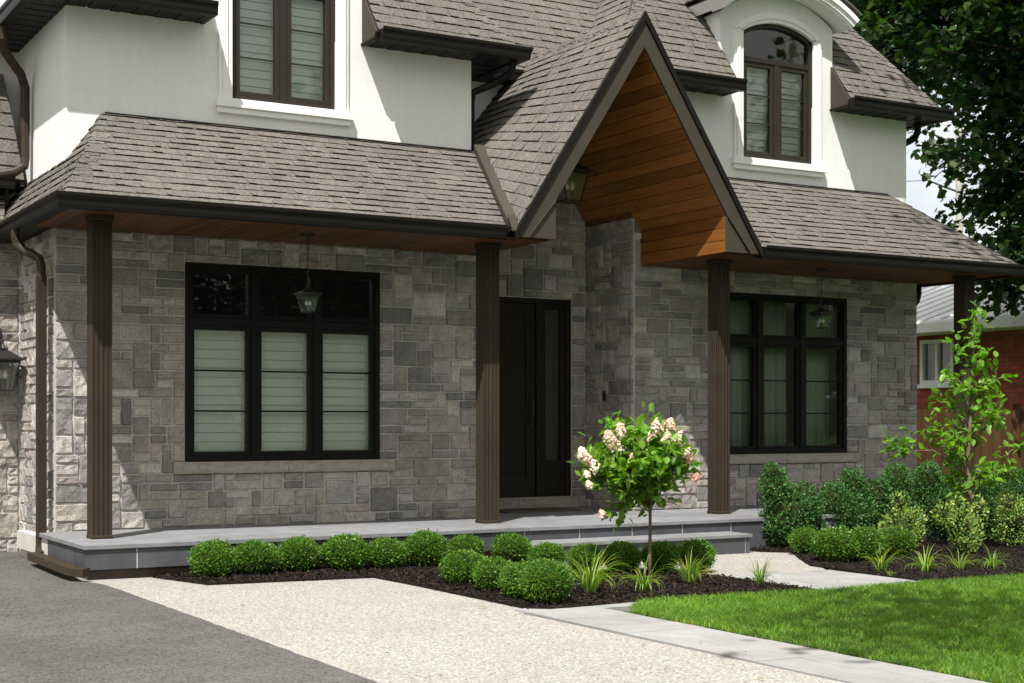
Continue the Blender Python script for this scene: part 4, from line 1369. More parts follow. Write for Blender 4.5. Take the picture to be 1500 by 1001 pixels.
def lantern(name, label, base, s, parts_group, hang=None, wall=None):
    """base = (x, y, z of the bottom); s = half width at the top"""
    x, y, z = base
    t = empty(name, (x, y, z), label, 'lantern', parts_group)
    h = s * 2.0
    f = MB(); taper_frame(f, x, y, z + h, z + .012, s, s * .62, s * .055)
    f.build('cage', 'steel', t)
    r = MB(); frustum(r, x, y, z + h + .008, s * 1.28, z + h + .026, s * 1.28); frustum(r, x, y, z + h + .0265, s * 1.18, z + h + s * .72, s * .42)
    r.box(x - s * .3, x + s * .3, y - s * .3, y + s * .3, z + h + s * .72, z + h + s * .82)
    frustum(r, x, y, z + h + s * .82, s * .42, z + h + s * .88, s * .36)
    r.tube([(x, y, z + h + s * .88), (x, y, z + h + s * 1.08)], .008, 6)
    r.build('cap', 'steel', t, bevel=.002)
    g = MB()
    for (ax, ay, bx, by) in ((-1, -1, 1, -1), (1, -1, 1, 1), (1, 1, -1, 1), (-1, 1, -1, -1)):
        k = .97; wb = s * .62
        g.add([(x + ax * wb * k, y + ay * wb * k, z + .014), (x + bx * wb * k, y + by * wb * k, z + .014), (x + bx * s * k, y + by * s * k, z + h - .014), (x + ax * s * k, y + ay * s * k, z + h - .014)], [(0, 1, 2, 3)])
    g.build('glass', 'lglass', t)
    c = MB()
    for (dx, dy) in ((-.24, -.1), (.24, -.1), (0, .22)):
        c.tube([(x + dx * s, y + dy * s, z + .013), (x + dx * s, y + dy * s, z + h * .42)], s * .075, 8)
    c.build('candle_sleeves', 'steel', t)
    c = MB()
    for (dx, dy) in ((-.24, -.1), (.24, -.1), (0, .22)):
        c.tube([(x + dx * s, y + dy * s, z + h * .42), (x + dx * s, y + dy * s, z + h * .5), (x + dx * s, y + dy * s, z + h * .6), (x + dx * s, y + dy * s, z + h * .74)], [s * .08, s * .2, s * .15, s * .02], 8)
    c.build('bulbs', 'candle', t, smooth=True)
    rg_ = MB(); zc = z + h + s * 1.24; n = 14
    rg_.tube([(x + math.cos(2 * PI * i / n) * s * .17, y, zc + math.sin(2 * PI * i / n) * s * .17) for i in range(n + 1)], .005, 6)
    rg_.build('ring', 'steel', t)
    if hang:
        top = hang; ch = MB(); zz = zc + s * .17; k = 0
        while zz < top - .03:
            a = Vector((1, 0, 0)) if k % 2 else Vector((0, 1, 0)); m_ = 8
            ch.tube([Vector((x, y, zz + .018)) + a * math.cos(2 * PI * i / m_) * .009 + Vector((0, 0, 1)) * math.sin(2 * PI * i / m_) * .02 for i in range(m_ + 1)], .0028, 4)
            zz += .031; k += 1
        ch.build('chain', 'steel', t)
        cn_ = MB(); cn_.tube([(x, y, top - .028), (x, y, top - .022), (x, y, top - .001)], [.02, .07, .072], 16); cn_.build('canopy', 'steel', t, smooth=False)
    if wall:
        b = MB(); yw = wall; zt = zc + s * .17
        b.box(x - .035, x + .035, yw - .018, yw - .002, z + h * .55, zt + .11)
        b.tube([(x, yw - .02, zt + .06), (x, yw - .06, zt + .10), (x, y + .04, zt + .115), (x, y, zt + .085), (x, y, zt + .03)], .009, 6)
        b.box(x - .02, x + .02, yw - .03, y + .03, zt - .01, zt + .006)
        b.tube([(x, yw - .018, zt + .1), (x, yw - .018, zt + .17)], [.016, .004], 6)
        b.build('bracket', 'steel', t)
    return t
LGRP = 'black carriage lanterns'
lantern('hanging_lantern', 'black four sided lantern on a chain before the shuttered ground floor window', (5.37, 13.04, 2.33), .078, LGRP, hang=SOF)
lantern('hanging_lantern', 'black four sided lantern on a chain before the curtained right window', (11.74, 13.06, 2.38), .08, LGRP, hang=SOF)
lantern('hanging_lantern', 'large black lantern hanging inside the timber lined entry gable', (8.66, 13.66, 3.69), .155, LGRP, hang=5.0)
lantern('wall_lantern', 'black carriage lantern on a bracket on the stone wall left of the downspout', (2.98, 14.98, 1.60), .145, LGRP, wall=15.18)

dm = MB(); dm.box(8.15, 9.1, 14.1, 14.62, .301, .316)
tag(dm.build('door_mat', 'mat', bevel=.004), 'dark coir mat on the porch in front of the door', 'doormat')

# ---------------------------------------------------------------- clipped box balls
BOX_T = []
def box_ball(seed, R0=.2, n=7000, m='box', name='boxwood_ball'):
    rs = np.random.RandomState(seed)
    root = bpy.data.objects.new(name, None)
    col.objects.link(root)
    D = sph(rs, n)
    lump = np.zeros(n)
    for _ in range(14):
        a = sph(rs, 1)[0]; lump += rs.uniform(-.14, .19) * np.exp(-((D - a) ** 2).sum(1) / .07)
    r = R0 * (.90 + lump - .03 + rs.normal(0, .055, n) + .16 * (rs.rand(n) < .05)) * (1 - .34 * (rs.rand(n) ** 3))
    C = D * r[:, None]
    C[:, 2] = C[:, 2] * .93 + R0 * .88
    C = C[C[:, 2] > .015]; D = D[:len(C)]
    D = unit(C - np.array([0, 0, R0 * .8])); k = len(C)
    T = unit(D * 1.0 + rs.normal(0, .55, (k, 3)) + [0, 0, .35]); N = D + rs.normal(0, .6, (k, 3))
    V, F, kk = leaves(C, T, N, rs.uniform(.014, .030, k), rs.uniform(.010, .018, k), DIAM)
    fresh = np.clip((r[:k] if len(r) >= k else r) / R0 - .75, 0, .5)
    t = tones(rs, k, kk, .55, 1.5, .18)
    o = np_mesh('foliage', V, F, m, t, root)
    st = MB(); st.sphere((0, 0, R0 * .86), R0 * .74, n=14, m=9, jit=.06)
    for i in range(5):
        a = rs.uniform(0, 6.28); st.tube([(0, 0, -.03), (math.cos(a) * .05, math.sin(a) * .05, .12)], .006, 5)
    st.build('stems', 'darkcore', root)
    return root
protos = [box_ball(s) for s in (1, 2, 3, 4, 5)]
def settle(o, x, y, s, rz, label, cat, group, sz=None, dz=.0):
    x, y = Q(x, y)
    o.location = (x, y, G(x, y) + .008 + dz); o.scale = (s * (1 + .07 * math.sin(x * 37)), s * (1 + .07 * math.cos(y * 41)), (sz or s) * (1 + .06 * math.sin(x * 91 + y * 17))); o.rotation_euler = (0, 0, rz)
    return tag(o, label, cat, group)
BG = 'clipped boxwood balls'
balls = [  # x, y, radius, label
 (3.93, 11.52, .200, 'clipped boxwood ball at the left end of the row under the porch'),
 (4.33, 11.62, .190, 'second boxwood ball from the left in the row under the porch'),
 (4.74, 11.70, .190, 'third boxwood ball from the left in the row under the porch'),
 (5.14, 11.64, .200, 'fourth boxwood ball in the row, in front of the shuttered window right part'),
 (5.51, 11.62, .175, 'smallest boxwood ball of the porch row, fifth from the left'),
 (5.89, 11.64, .196, 'sixth boxwood ball in the row under the porch, left of the second post'),
 (6.34, 11.72, .160, 'boxwood ball tucked behind the front group, just below the second post'),
 (6.72, 11.55, .170, 'boxwood ball right of the second post, touching the left end of the step'),
 (6.73, 10.95, .152, 'small boxwood ball half hidden behind the group, left of the day lilies'),
 (6.86, 10.56, .150, 'boxwood ball of the rear row directly behind the left day lily'),
 (7.17, 10.46, .168, 'boxwood ball of the rear row just left of the hydrangea stem'),
 (7.50, 10.36, .168, 'boxwood ball just behind the right of the hydrangea stem'),
 (7.83, 10.30, .175, 'boxwood ball at the right end of the bed before the step'),
 (5.50, 10.20, .178, 'boxwood ball at the back left corner of the front group'),
 (5.46, 9.66, .172, 'boxwood ball second from the back in the front left row'),
 (5.42, 9.16, .178, 'boxwood ball third from the back, beside the largest one'),
 (5.40, 8.80, .196, 'large round boxwood ball nearest the camera at the bed corner'),
 (9.93, 11.28, .165, 'low boxwood ball at the left of the right bed, next to the step'),
 (9.58, 10.46, .215, 'broad bright boxwood ball at the front of the right bed'),
 (9.90, 10.40, .195, 'boxwood ball between the broad one and the speckled shrub in the right bed'),
 (10.60, 10.72, .190, 'darker boxwood ball at the right end of the low group in the right bed')]
for i, (x, y, r, lb) in enumerate(balls):
    o = protos[i] if i < 5 else copy_tree(protos[i % 5])
    settle(o, x, y, r * 1.03 / .2, i * 2.1, lb, 'boxwood', BG, r * .88 / .2)

# ---------------------------------------------------------------- upright shrubs by the wall
def shrub(name, label, x, y, lobes, m, leaf, n, seed, cat='shrub', group=None, shape=DIAM, tone=(.6, 1.4, .15)):
    """lobes: (dx, dy, z, rx, rz)"""
    rs = np.random.RandomState(seed)
    x, y = Q(x, y)
    root = empty(name, (x, y, G(x, y) + .01), label, cat, group)
    vol = np.array([l[3] ** 2 * 2 for l in lobes]); cnt = (n * vol / vol.sum()).astype(int)
    Cs, Ds = [], []
    for (dx, dy, z, rx, rz), c in zip(lobes, cnt):
        D = sph(rs, c)
        lump = np.zeros(c)
        for _ in range(16):
            a = sph(rs, 1)[0]; lump += rs.uniform(-.16, .42) * np.exp(-((D - a) ** 2).sum(1) / .06)
        r = (.85 + lump + rs.normal(0, .07, c)) * (1 - .45 * rs.rand(c) ** 2.5)
        P = D * r[:, None] * [rx, rx, rz] + [dx, dy, z]
        Cs.append(P); Ds.append(D)
    C = np.concatenate(Cs); D = np.concatenate(Ds); k = C[:, 2] > .0; C, D = C[k], D[k]; k = len(C)
    T = unit(D + rs.normal(0, .7, (k, 3)) + [0, 0, .45]); N = D + rs.normal(0, .7, (k, 3))
    V, F, kk = leaves(C, T, N, rs.uniform(.7, 1.3, k) * leaf, rs.uniform(.5, .8, k) * leaf, shape)
    np_mesh('foliage', V, F, m, tones(rs, k, kk, *tone), root)
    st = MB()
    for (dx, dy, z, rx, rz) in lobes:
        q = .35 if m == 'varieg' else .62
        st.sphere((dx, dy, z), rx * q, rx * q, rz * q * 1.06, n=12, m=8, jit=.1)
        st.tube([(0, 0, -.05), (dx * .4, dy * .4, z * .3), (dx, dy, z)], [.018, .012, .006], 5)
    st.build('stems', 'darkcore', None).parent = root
    return root
US = 'upright dark green shrubs along the front wall'
specs = [
 (10.42, 12.08, [(-.02, 0, .32, .27, .34), (-.16, .02, .62, .17, .22), (.12, -.04, .45, .19, .26), (-.05, .05, .2, .26, .2), (-.20, .0, .78, .1, .12)], 'tall dark shrub with a pointed left top beside the end of the step'),
 (11.32, 12.22, [(0, 0, .30, .25, .32), (.1, 0, .58, .15, .24), (-.12, .03, .45, .15, .24)], 'dark upright shrub under the left half of the curtained window'),
 (11.96, 12.2, [(0, 0, .32, .26, .34), (.08, -.02, .64, .17, .24), (-.15, 0, .5, .14, .22)], 'dark upright shrub under the right half of the curtained window'),
 (12.64, 12.2, [(0, 0, .32, .27, .34), (-.06, 0, .66, .16, .24), (.17, 0, .5, .16, .24)], 'dark upright shrub below the right end of the stone sill'),
 (13.17, 12.05, [(0, 0, .34, .30, .34), (.05, 0, .58, .2, .22), (-.2, 0, .4, .18, .24)], 'broad dark shrub at the house corner left of the young tree stem'),
 (13.6, 12.0, [(0, 0, .36, .32, .36), (.1, 0, .62, .2, .2)], 'broad dark shrub right behind the young tree stem'),
 (14.02, 11.9, [(0, 0, .36, .34, .36), (-.1, 0, .6, .2, .22)], 'broad dark shrub cut by the right edge of the photo')]
for i, (x, y, lo, lb) in enumerate(specs):
    shrub('upright_shrub', lb, x, y, [(a * 1.2, b, c, d * 1.16, e) for a, b, c, d, e in lo] + [(.3, 0, .24, .17, .26)], 'boxdark', .030, 10500, 100 + i, group=US, tone=(.55, 1.35, .1))
VG = 'yellow and green speckled shrubs'
shrub('variegated_shrub', 'speckled yellow green shrub behind the low boxwood group', 11.1, 11.15, [(0, 0, .22, .26, .22), (-.02, 0, .48, .1, .14), (.14, 0, .32, .13, .14)], 'varieg', .030, 1100, 120, group=VG, shape=LEAF)
shrub('variegated_shrub', 'largest speckled yellow green shrub round the young tree stem', 11.35, 10.55, [(0, 0, .26, .19, .22), (-.27, 0, .40, .12, .13), (.2, 0, .42, .11, .17), (.05, 0, .14, .18, .14), (-.08, .0, .5, .08, .1)], 'varieg', .031, 1700, 121, group=VG, shape=LEAF)
shrub('variegated_shrub', 'speckled yellow green shrub cut by the right edge of the photo', 12.5, 10.9, [(0, 0, .26, .26, .26), (-.1, 0, .46, .16, .16)], 'varieg', .031, 1200, 122, group=VG, shape=LEAF)

# ---------------------------------------------------------------- day lilies
def lily(x, y, s, n, seed, label, spread=1.0):
    rs = random.Random(seed)
    s *= .8
    x, y = Q(x, y)
    root = empty('day_lily', (x, y, G(x, y) + .012), label, 'plant', 'day lily clumps')
    V, F, T = [], [], []
    for b in range(n):
        a = rs.uniform(0, 2 * PI); L = s * rs.uniform(.7, 1.15); lean = rs.uniform(.2, 1.35) * spread
        w = rs.uniform(.0035, .0065) * (.7 + s); r0 = rs.uniform(0, .05)
        px, pz, ang = r0, 0.0, PI / 2 - lean * .35
        o = len(V); k = 8
        tt_ = rs.uniform(.65, 1.35); yl = rs.uniform(-.05, .35) if rs.random() > .08 else 1.1
        for i in range(k + 1):
            f = i / k; ww = w * (1 - f ** 2.2) + .0006
            cx, cy = math.cos(a) * px, math.sin(a) * px
            V.append((cx - math.sin(a) * ww, cy + math.cos(a) * ww, pz)); V.append((cx, cy, pz - ww * .5)); V.append((cx + math.sin(a) * ww, cy - math.cos(a) * ww, pz))
            T += [(tt_ * (1 + yl * (.4 + .6 * f)), tt_, tt_ * .9)] * 3
            px += math.cos(ang) * L / k; pz += math.sin(ang) * L / k; ang -= lean * .36 * (.4 + f)
        for i in range(k):
            F.append((o + 3 * i, o + 3 * i + 1, o + 3 * i + 4, o + 3 * i + 3)); F.append((o + 3 * i + 1, o + 3 * i + 2, o + 3 * i + 5, o + 3 * i + 4))
    np_mesh('blades', V, F, 'lily', np.array(T), root)
    return root
lily(6.02, 9.20, .50, 75, 1, 'tallest bright day lily clump between the boxwood balls and the hydrangea')
lily(6.52, 9.22, .33, 45, 2, 'spreading day lily clump at the foot of the hydrangea stem', 1.3)
lily(7.12, 9.45, .36, 60, 3, 'bushy day lily clump right of the hydrangea stem', 1.0)
lily(7.58, 9.15, .30, 34, 4, 'small thin day lily clump alone near the paver walk', .9)
lily(9.26, 9.55, .33, 40, 5, 'day lily clump in the right bed in front of the low boxwood', .9)
lily(9.62, 9.38, .34, 44, 6, 'spreading day lily clump in the middle front of the right bed', 1.4)
lily(9.98, 9.32, .27, 26, 7, 'thin day lily clump right below the young tree stem', 1.1)
lily(10.36, 9.30, .28, 34, 8, 'small day lily clump nearest the right edge of the bed', 1.2)
lily(9.05, 9.2, .09, 8, 9, 'tiny seedling at the front edge of the right bed')

# ---------------------------------------------------------------- trees
def branchy(mb, p, d, L, r, depth, rg, tips, spread=.6, up=.15, kids=(2, 3)):
    pts = [p]; q = p.copy(); dd = d.copy(); n = 4
    for i in range(n):
        dd = (dd + Vector((rg.uniform(-1, 1), rg.uniform(-1, 1), rg.uniform(-1, 1))) * .12 + Vector((0, 0, up * .25))).normalized()
        q = q + dd * L / n; pts.append(q.copy())
        if depth == 0 or i == n - 1: tips.append((q.copy(), dd.copy()))
        elif depth == 1 and i >= 1: tips.append((q.copy(), dd.copy()))
    mb.tube(pts, [r * (1 - .5 * i / n) for i in range(n + 1)], 6)
    if depth > 0:
        for k in range(rg.randint(*kids)):
            ax = Vector((rg.uniform(-1, 1), rg.uniform(-1, 1), rg.uniform(-.3, .6)))
            nd = (dd + ax * spread).normalized()
            branchy(mb, pts[rg.choice([2, 3, 4])], nd, L * rg.uniform(.6, .85), r * .55, depth - 1, rg, tips, spread, up, kids)
def leaf_cloud(pts, dirs, per, L, spread, seed, droop=.3, shape=LEAF, wr=.6, tone=(.6, 1.3, .15)):
    rs = np.random.RandomState(seed)
    P = np.repeat(np.array(pts), per, 0); n = len(P)
    C = P + rs.normal(0, spread, (n, 3))
    T = unit(np.repeat(np.array(dirs), per, 0) * .5 + rs.normal(0, .8, (n, 3)) + [0, 0, -droop])
    N = unit(rs.normal(0, .45, (n, 3)) + [0, 0, 1])
    Ls = rs.uniform(.65, 1.2, n) * L
    V, F, k = leaves(C, T, N, Ls, Ls * wr, shape)
    return V, F, tones(rs, n, k, *tone)

# hydrangea standard: thin stem, round leafy head, conical pale blossoms
hx, hy = Q(7.17, 10.05)
hyd = empty('hydrangea_tree', (hx, hy, G(hx, hy)), 'small hydrangea tree with pale pink blossom cones on a thin stem', 'tree')
RV = Vector((.864, -.503, 0)); BV = Vector((.503, .864, 0)); UPV = Vector((0, 0, 1))
rg = random.Random(31); mb = MB(); tips = []
mb.tube([(0, 0, -.05), (-.004, 0, .2), (.004, .005, .4), (0, 0, .57)], [.02, .015, .013, .014], 8)
top = Vector((0, 0, .57))
lobz = lambda z: .57 + (z - .66) * .84
pts_, drs_ = [], []
# head lobes: (right, up, back, radius)
lob = [(0, 1.22, 0, .27), (-.28, 1.15, 0, .2), (.22, 1.25, 0, .22), (-.12, 1.38, .05, .2), (.15, 1.42, .0, .18), (-.45, 1.12, .0, .14), (-.2, .93, .02, .15), (.18, 1.0, .05, .2), (.05, .98, -.1, .18), (-.15, 1.1, -.18, .2), (.12, 1.2, -.2, .2), (.35, 1.12, 0, .12), (0, 1.15, .25, .22)]
tgt = []
for (a, b, c, r) in lob:
    for _ in range(13):
        v = Vector((rg.gauss(0, 1), rg.gauss(0, 1), rg.gauss(0, 1))).normalized() * r * rg.uniform(.6, 1.05)
        v.z *= .88; tgt.append(RV * (a * .86 - .09) + UPV * lobz(b) + BV * c + v)
for i, tg in enumerate(tgt):
    m1 = top + (tg - top) * .35 + Vector((rg.uniform(-.03, .03), rg.uniform(-.03, .03), .03)) * 1.2
    m2 = top + (tg - top) * .7 + UPV * .02
    if i % 6 == 0: mb.tube([top, m1, m2, tg], [.008, .005, .0035, .002], 5)
    d = (tg - m2).normalized()
    pts_ += [tg, m2 + (tg - m2) * .5]; drs_ += [d, d]
# the low side shoot on the left
low = top * 1.0 + UPV * -.02
sh = [low, low + RV * -.1 + UPV * .05, low + RV * -.22 + UPV * .02, low + RV * -.33 + UPV * -.01]
mb.tube(sh, [.007, .005, .004, .002], 5)
for q in sh[1:]: pts_ += [q] * 3; drs_ += [Vector((-.7, .2, -.2))] * 3
tr = mb.build('trunk', 'bark', None, smooth=True); tr.parent = hyd
V, F, t = leaf_cloud(pts_, drs_, 6, .088, .048, 5, .15, LEAF, .7, (.5, 1.35, .18))
cr_ = np_mesh('crown', V, F, 'hydleaf', t, hyd)
bl = [(-.56, 1.22, .052, 0), (-.50, 1.16, .045, 1), (-.44, 1.09, .055, 0), (-.52, 1.02, .03, 0), (-.50, .92, .03, 0), (-.31, 1.37, .06, 1), (-.24, 1.28, .06, 0), (-.2, 1.45, .055, 1), (.0, 1.29, .06, 1), (.14, 1.48, .065, 1), (.27, 1.5, .055, 1), (.23, 1.36, .055, 0), (.36, 1.38, .05, 1), (.42, 1.24, .05, 1), (.45, 1.17, .035, 2), (.52, .99, .03, 2), (-.37, .62, .035, 1), (.06, 1.38, .04, 1), (-.08, 1.18, .035, 1)]
PC = [((1.14, 1.1, 1.08),), ((1.1, .93, .93),), ((1.0, .66, .58),)]
for i, (a, b, r, kd) in enumerate(bl):
    r *= 1.0
    rs = np.random.RandomState(200 + i)
    c0 = RV * (a * .88 - .085) + UPV * (lobz(b) + .0) + BV * (-.12 - .1 * rs.rand())
    ax = np.array((RV * (a * .6) + UPV * .8 + BV * -.1).normalized())
    n = 150
    f = rs.rand(n); rr = r * np.sqrt(np.clip(1 - f, 0.02, 1)) * (.8 + .3 * rs.rand(n)); D = sph(rs, n)
    C = np.array(c0) + ax[None] * (f * r * 1.5 - r * .4)[:, None] + D * (rr * 1.1)[:, None]
    # four-petalled florets
    Vs, Fs = [], []
    Nn = unit(D + ax[None] * .5); A = unit(np.cross(Nn, rs.normal(size=(n, 3)))); B = np.cross(Nn, A)
    allC = np.concatenate([C] * 4); allT = np.concatenate([A, B, -A, -B]); allN = np.concatenate([Nn] * 4)
    V, F, k = leaves(allC, allT, allN, np.full(4 * n, .0125), np.full(4 * n, .011), DIAM)
    base = np.array(PC[kd][0])[None] * rs.uniform(.82, 1.1, (4 * n, 1)) * (1 - np.stack([np.zeros(4 * n), .12 * rs.rand(4 * n), .16 * rs.rand(4 * n)], 1))
    np_mesh('blossom', V, F, 'petal', np.repeat(base, k, 0), hyd)

# young tree in the right bed
tx, ty = Q(11.97, 11.05)
yt = empty('young_tree', (tx, ty, G(tx, ty)), 'slender young tree with large bright leaves in the right bed', 'tree')
mb = MB(); rg = random.Random(12)
trunk = [(0, 0, -.05), (.01, 0, .5), (-.02, 0, 1.0), (.03, 0, 1.5), (.06, 0, 2.0), (.08, .0, 2.5)]
mb.tube(trunk, [.03, .027, .023, .017, .011, .004], 8)
pts_, drs_ = [], []
def shoot(z0, a, dz, back=0.0, r=.011, n=7):
    p = Vector((0, 0, z0)); e = p + RV * a + UPV * dz + BV * back
    m = p + (e - p) * .5 + UPV * (.06 + .1 * abs(a)) + Vector((rg.uniform(-.03, .03),) * 3)
    q = [p, p + (m - p) * .5 + UPV * .02, m, m + (e - m) * .5, e]
    mb.tube(q, [r, r * .8, r * .6, r * .4, r * .2], 5)
    for i in range(n):
        f = .25 + .75 * i / (n - 1); j = f * 4; k = min(3, int(j)); c = q[k] + (q[k + 1] - q[k]) * (j - k)
        pts_.append(c); drs_.append((e - p).normalized())
for (z0, a, dz, b, n) in ((.62, .85, .55, -.1, 14), (.55, .75, .2, .1, 12), (.75, -.78, .28, -.05, 3), (.8, -.35, .35, .1, 11), (.9, -.30, .25, -.2, 10), (.95, .3, .42, .1, 10), (1.0, -.42, .32, 0, 10), (1.1, .28, .45, -.1, 11), (1.2, -.28, .35, .1, 10), (1.3, .25, .42, .1, 9), (1.4, -.2, .35, -.1, 9), (1.5, .34, .3, 0, 7), (1.6, -.22, .25, .1, 7), (1.75, .2, .3, 0, 7), (1.9, -.15, .25, 0, 6), (2.1, .12, .3, 0, 6), (.7, -.15, .2, .25, 9), (.65, .2, .15, -.25, 9), (.5, -.2, .25, .1, 8), (.5, .35, .3, .15, 8)):
    shoot(z0, a, dz, b, n=n)
for f in np.linspace(1.2, 2.5, 14): pts_.append(Vector((.06, 0, f))); drs_.append(UPV)
# the far-left drooping twig
tr = mb.build('trunk', 'bark', None, smooth=True); tr.parent = yt
for f in range(10): pts_.append(RV * (-.62 - .2 * rg.random()) + UPV * (1.08 + .06 * rg.random())); drs_.append(-RV)
V, F, t = leaf_cloud(pts_, drs_, 4, .11, .05, 8, .25, LEAF, .62, (.6, 1.3, .12))
np_mesh('crown', V, F, 'young', t, yt)

def big_tree(name, label, base, top, blobs, seed, leafL=.11, per=46, clusters=900, group=None, m='maple', limbs=26, r0=.28, sp=.26, shape=MAPL):
    rs = np.random.RandomState(seed); rg = random.Random(seed)
    x, y, z = base
    root = empty(name, (x, y, z), label, 'tree', group)
    mb = MB(); H = top
    trk = [Vector((0, 0, -.3)), Vector((.05, .02, H * .25)), Vector((-.1, .05, H * .5)), Vector((0, 0, H * .8)), Vector((.1, .1, H))]
    mb.tube(trk, [r0 * 1.25, r0, r0 * .75, r0 * .4, r0 * .1], 12)
    w = np.array([b[3] * b[4] for b in blobs]); cnt = np.maximum(1, (clusters * w / w.sum())).astype(int)
    P = []
    for (cx, cy, cz, rx, rz), c in zip(blobs, cnt):
        D = sph(rs, c); r = rs.rand(c) ** .38
        lump = 1 + .22 * np.sin(D[:, 0] * 7 + cx) * np.sin(D[:, 1] * 6 + cy) + .15 * np.sin(D[:, 2] * 9)
        P.append(np.array([cx - x, cy - y, cz - z]) + D * (r * lump)[:, None] * [rx, rx, rz])
    P = np.concatenate(P)
    idx = rs.choice(len(P), min(limbs * 5, len(P)), replace=False)
    for n_, i in enumerate(idx):
        e = Vector(P[i]); h = min(max(.25 * H, e.z - (e.xy.length) * .45), H * .85)
        s = Vector((0, 0, h)); md = s + (e - s) * .5 + Vector((0, 0, .12 * (e - s).length))
        big = n_ < limbs
        mb.tube([s, s + (md - s) * .5, md, md + (e - md) * .5, e], [v * (1 if big else .45) for v in (r0 * .22, r0 * .15, r0 * .09, r0 * .05, r0 * .02)], 6 if big else 4)
    mb.build('trunk', 'bark', None, smooth=True).parent = root
    dirs = unit(P - np.array([0, 0, H * .5]))
    n = len(P) * per
    PP = np.repeat(P, per, 0)
    C = PP + rs.normal(0, 1, (n, 3)) * [sp, sp, sp * .6]
    T = unit(np.repeat(dirs, per, 0) * .6 + rs.normal(0, .6, (n, 3)) + [0, 0, -.5]); N = unit(rs.normal(0, .5, (n, 3)) + [0, 0, 1])
    L = rs.uniform(.6, 1.25, n) * leafL
    V, F, k = leaves(C, T, N, L, L * .95, shape)
    np_mesh('crown', V, F, m, tones(rs, n, k, .6, 1.35, .12), root)
    return root
# maple right of the house
big_tree('maple_tree', 'big dark green maple hanging over the right of the house', (21.3, 14.4, -.1), 11,
         [(20.5, 15.5, 9.2, 4.6, 3.0), (18.6, 17.0, 8.2, 2.5, 2.2), (18.0, 19.5, 8.7, 2.8, 2.0), (18.6, 16.2, 6.2, 1.1, 1.0), (18.5, 16.2, 5.0, 1.0, .7), (18.1, 16, 3.9, .55, .45), (18.9, 16.2, 3.6, .8, .6), (17.15, 16.1, 5.3, .35, .3), (17.3, 16.2, 4.2, .3, .2), (19.5, 16, 5.0, 1.2, 1.6)], 301, .135, 34, 1500, m='maple', sp=.21)
# trees that stand outside the picture: one shades the roof corner, one dapples the lawn
big_tree('street_tree', 'tall tree outside the photo that shades the roof corner', (16.5, 6.0, -.1), 12, [(12.9, 9.6, 11.2, 2.3, 1.5), (15.5, 7.5, 11, 3, 2.2)], 302, .13, 26, 260, sp=.34)
big_tree('street_tree', 'tree beside the camera that dapples the lawn', (5.5, -1.5, .05), 9, [(3.5, 3.3, 8.0, 1.1, .7), (4.7, 4.2, 8.2, 1.0, .6), (5.6, 1.0, 8.6, 1.8, 1.4)], 303, .12, 22, 150, sp=.34)
row = [(7, -17), (14, -19), (21, -17.5), (28, -19), (35, -17), (43, -18), (0, -19), (52, -19)]
rt0 = big_tree('street_tree', 'round tree in the row across the street', (7, -17, 0), 12, [(7, -17, 9.5, 4.2, 4.2), (8, -16.5, 5.5, 4.2, 3.4), (5.4, -17, 5, 3.8, 3.6), (7, -17, 2.2, 4.4, 1.6)], 304, .32, 34, 620, group='trees across the street', sp=.5, shape=DIAM)
for i, (x, y) in enumerate(row[1:]):
    c = copy_tree(rt0); c.location = (x, y, 0); c.rotation_euler.z = i * 1.3; s = 1 + .14 * ((i * 37) % 5 - 2); c.scale = (s, s, s)

# ---------------------------------------------------------------- neighbour, fence, pole
nb = empty('brick_bungalow', (20, 20, -.1), 'red brick bungalow with a white eave behind the wooden fence', 'house')
mb = MB()
NW = (18.55, 19.35, 1.98, 2.78)
slab_wall(mb, [16.9, NW[0] + .25, NW[1] + .25, 30], [-.5, NW[2], NW[3], 2.9], rect_hole((NW[0] + .25, NW[1] + .25, NW[2], NW[3])), F_left(20.0), .25)
mb.box(20.26, 32, 29.7, 30, -.5, 2.9); mb.box(20.26, 32, 16.9, 17.15, -.5, 2.9)
mb.build('wall', 'brick', nb)
a, b = NW[0] + .25, NW[1] + .25
w = MB()
for (u0, u1, v0, v1) in ((a, a + .07, NW[2], NW[3]), (b - .07, b, NW[2], NW[3]), (a + .07, b - .07, NW[2], NW[2] + .07), (a + .07, b - .07, NW[3] - .07, NW[3]), ((a + b) / 2 - .03, (a + b) / 2 + .03, NW[2] + .07, NW[3] - .07)):
    w.box(19.96, 20.1, u0, u1, v0, v1)
w.box(19.93, 20.02, a - .08, b + .08, NW[2] - .07, NW[2])
wn = w.build('window', 'trim', nb, bevel=.004)
g = MB(); g.add([(20.03, b - .05, NW[2] + .05), (20.03, a + .05, NW[2] + .05), (20.03, a + .05, NW[3] - .05), (20.03, b - .05, NW[3] - .05)], [(0, 1, 2, 3)]); g.build('pane', 'glass', wn, fix=False)
g = MB(); g.box(20.2, 20.22, a + .05, b - .05, NW[2] + .05, NW[3] - .05); g.build('blind', 'curtain', wn)
r = MB()
r.prism([(19.35, 16.4, 2.98), (26, 16.4, 5.1), (32.6, 16.4, 2.98), (32.6, 16.4, 3.06), (26, 16.4, 5.2), (19.35, 16.4, 3.07)], (0, 14.1, 0))
r.prism([(20.0, 17.0, 2.96), (26, 17.0, 4.9), (32, 17.0, 2.96)], (0, .1, 0))
i = 16.5
while i < 30.4:
    r.prism([(19.36, i, 3.072), (26, i, 5.202), (26, i, 5.225), (19.36, i, 3.095)], (0, .03, 0)); i += .4
r.build('roof', 'whiteroof', nb)
e = MB(); e.box(19.36, 20, 16.5, 30.4, 2.86, 2.9); e.box(19.26, 19.36, 16.4, 30.5, 2.86, 3.02); e.build('eave', 'trim', nb)

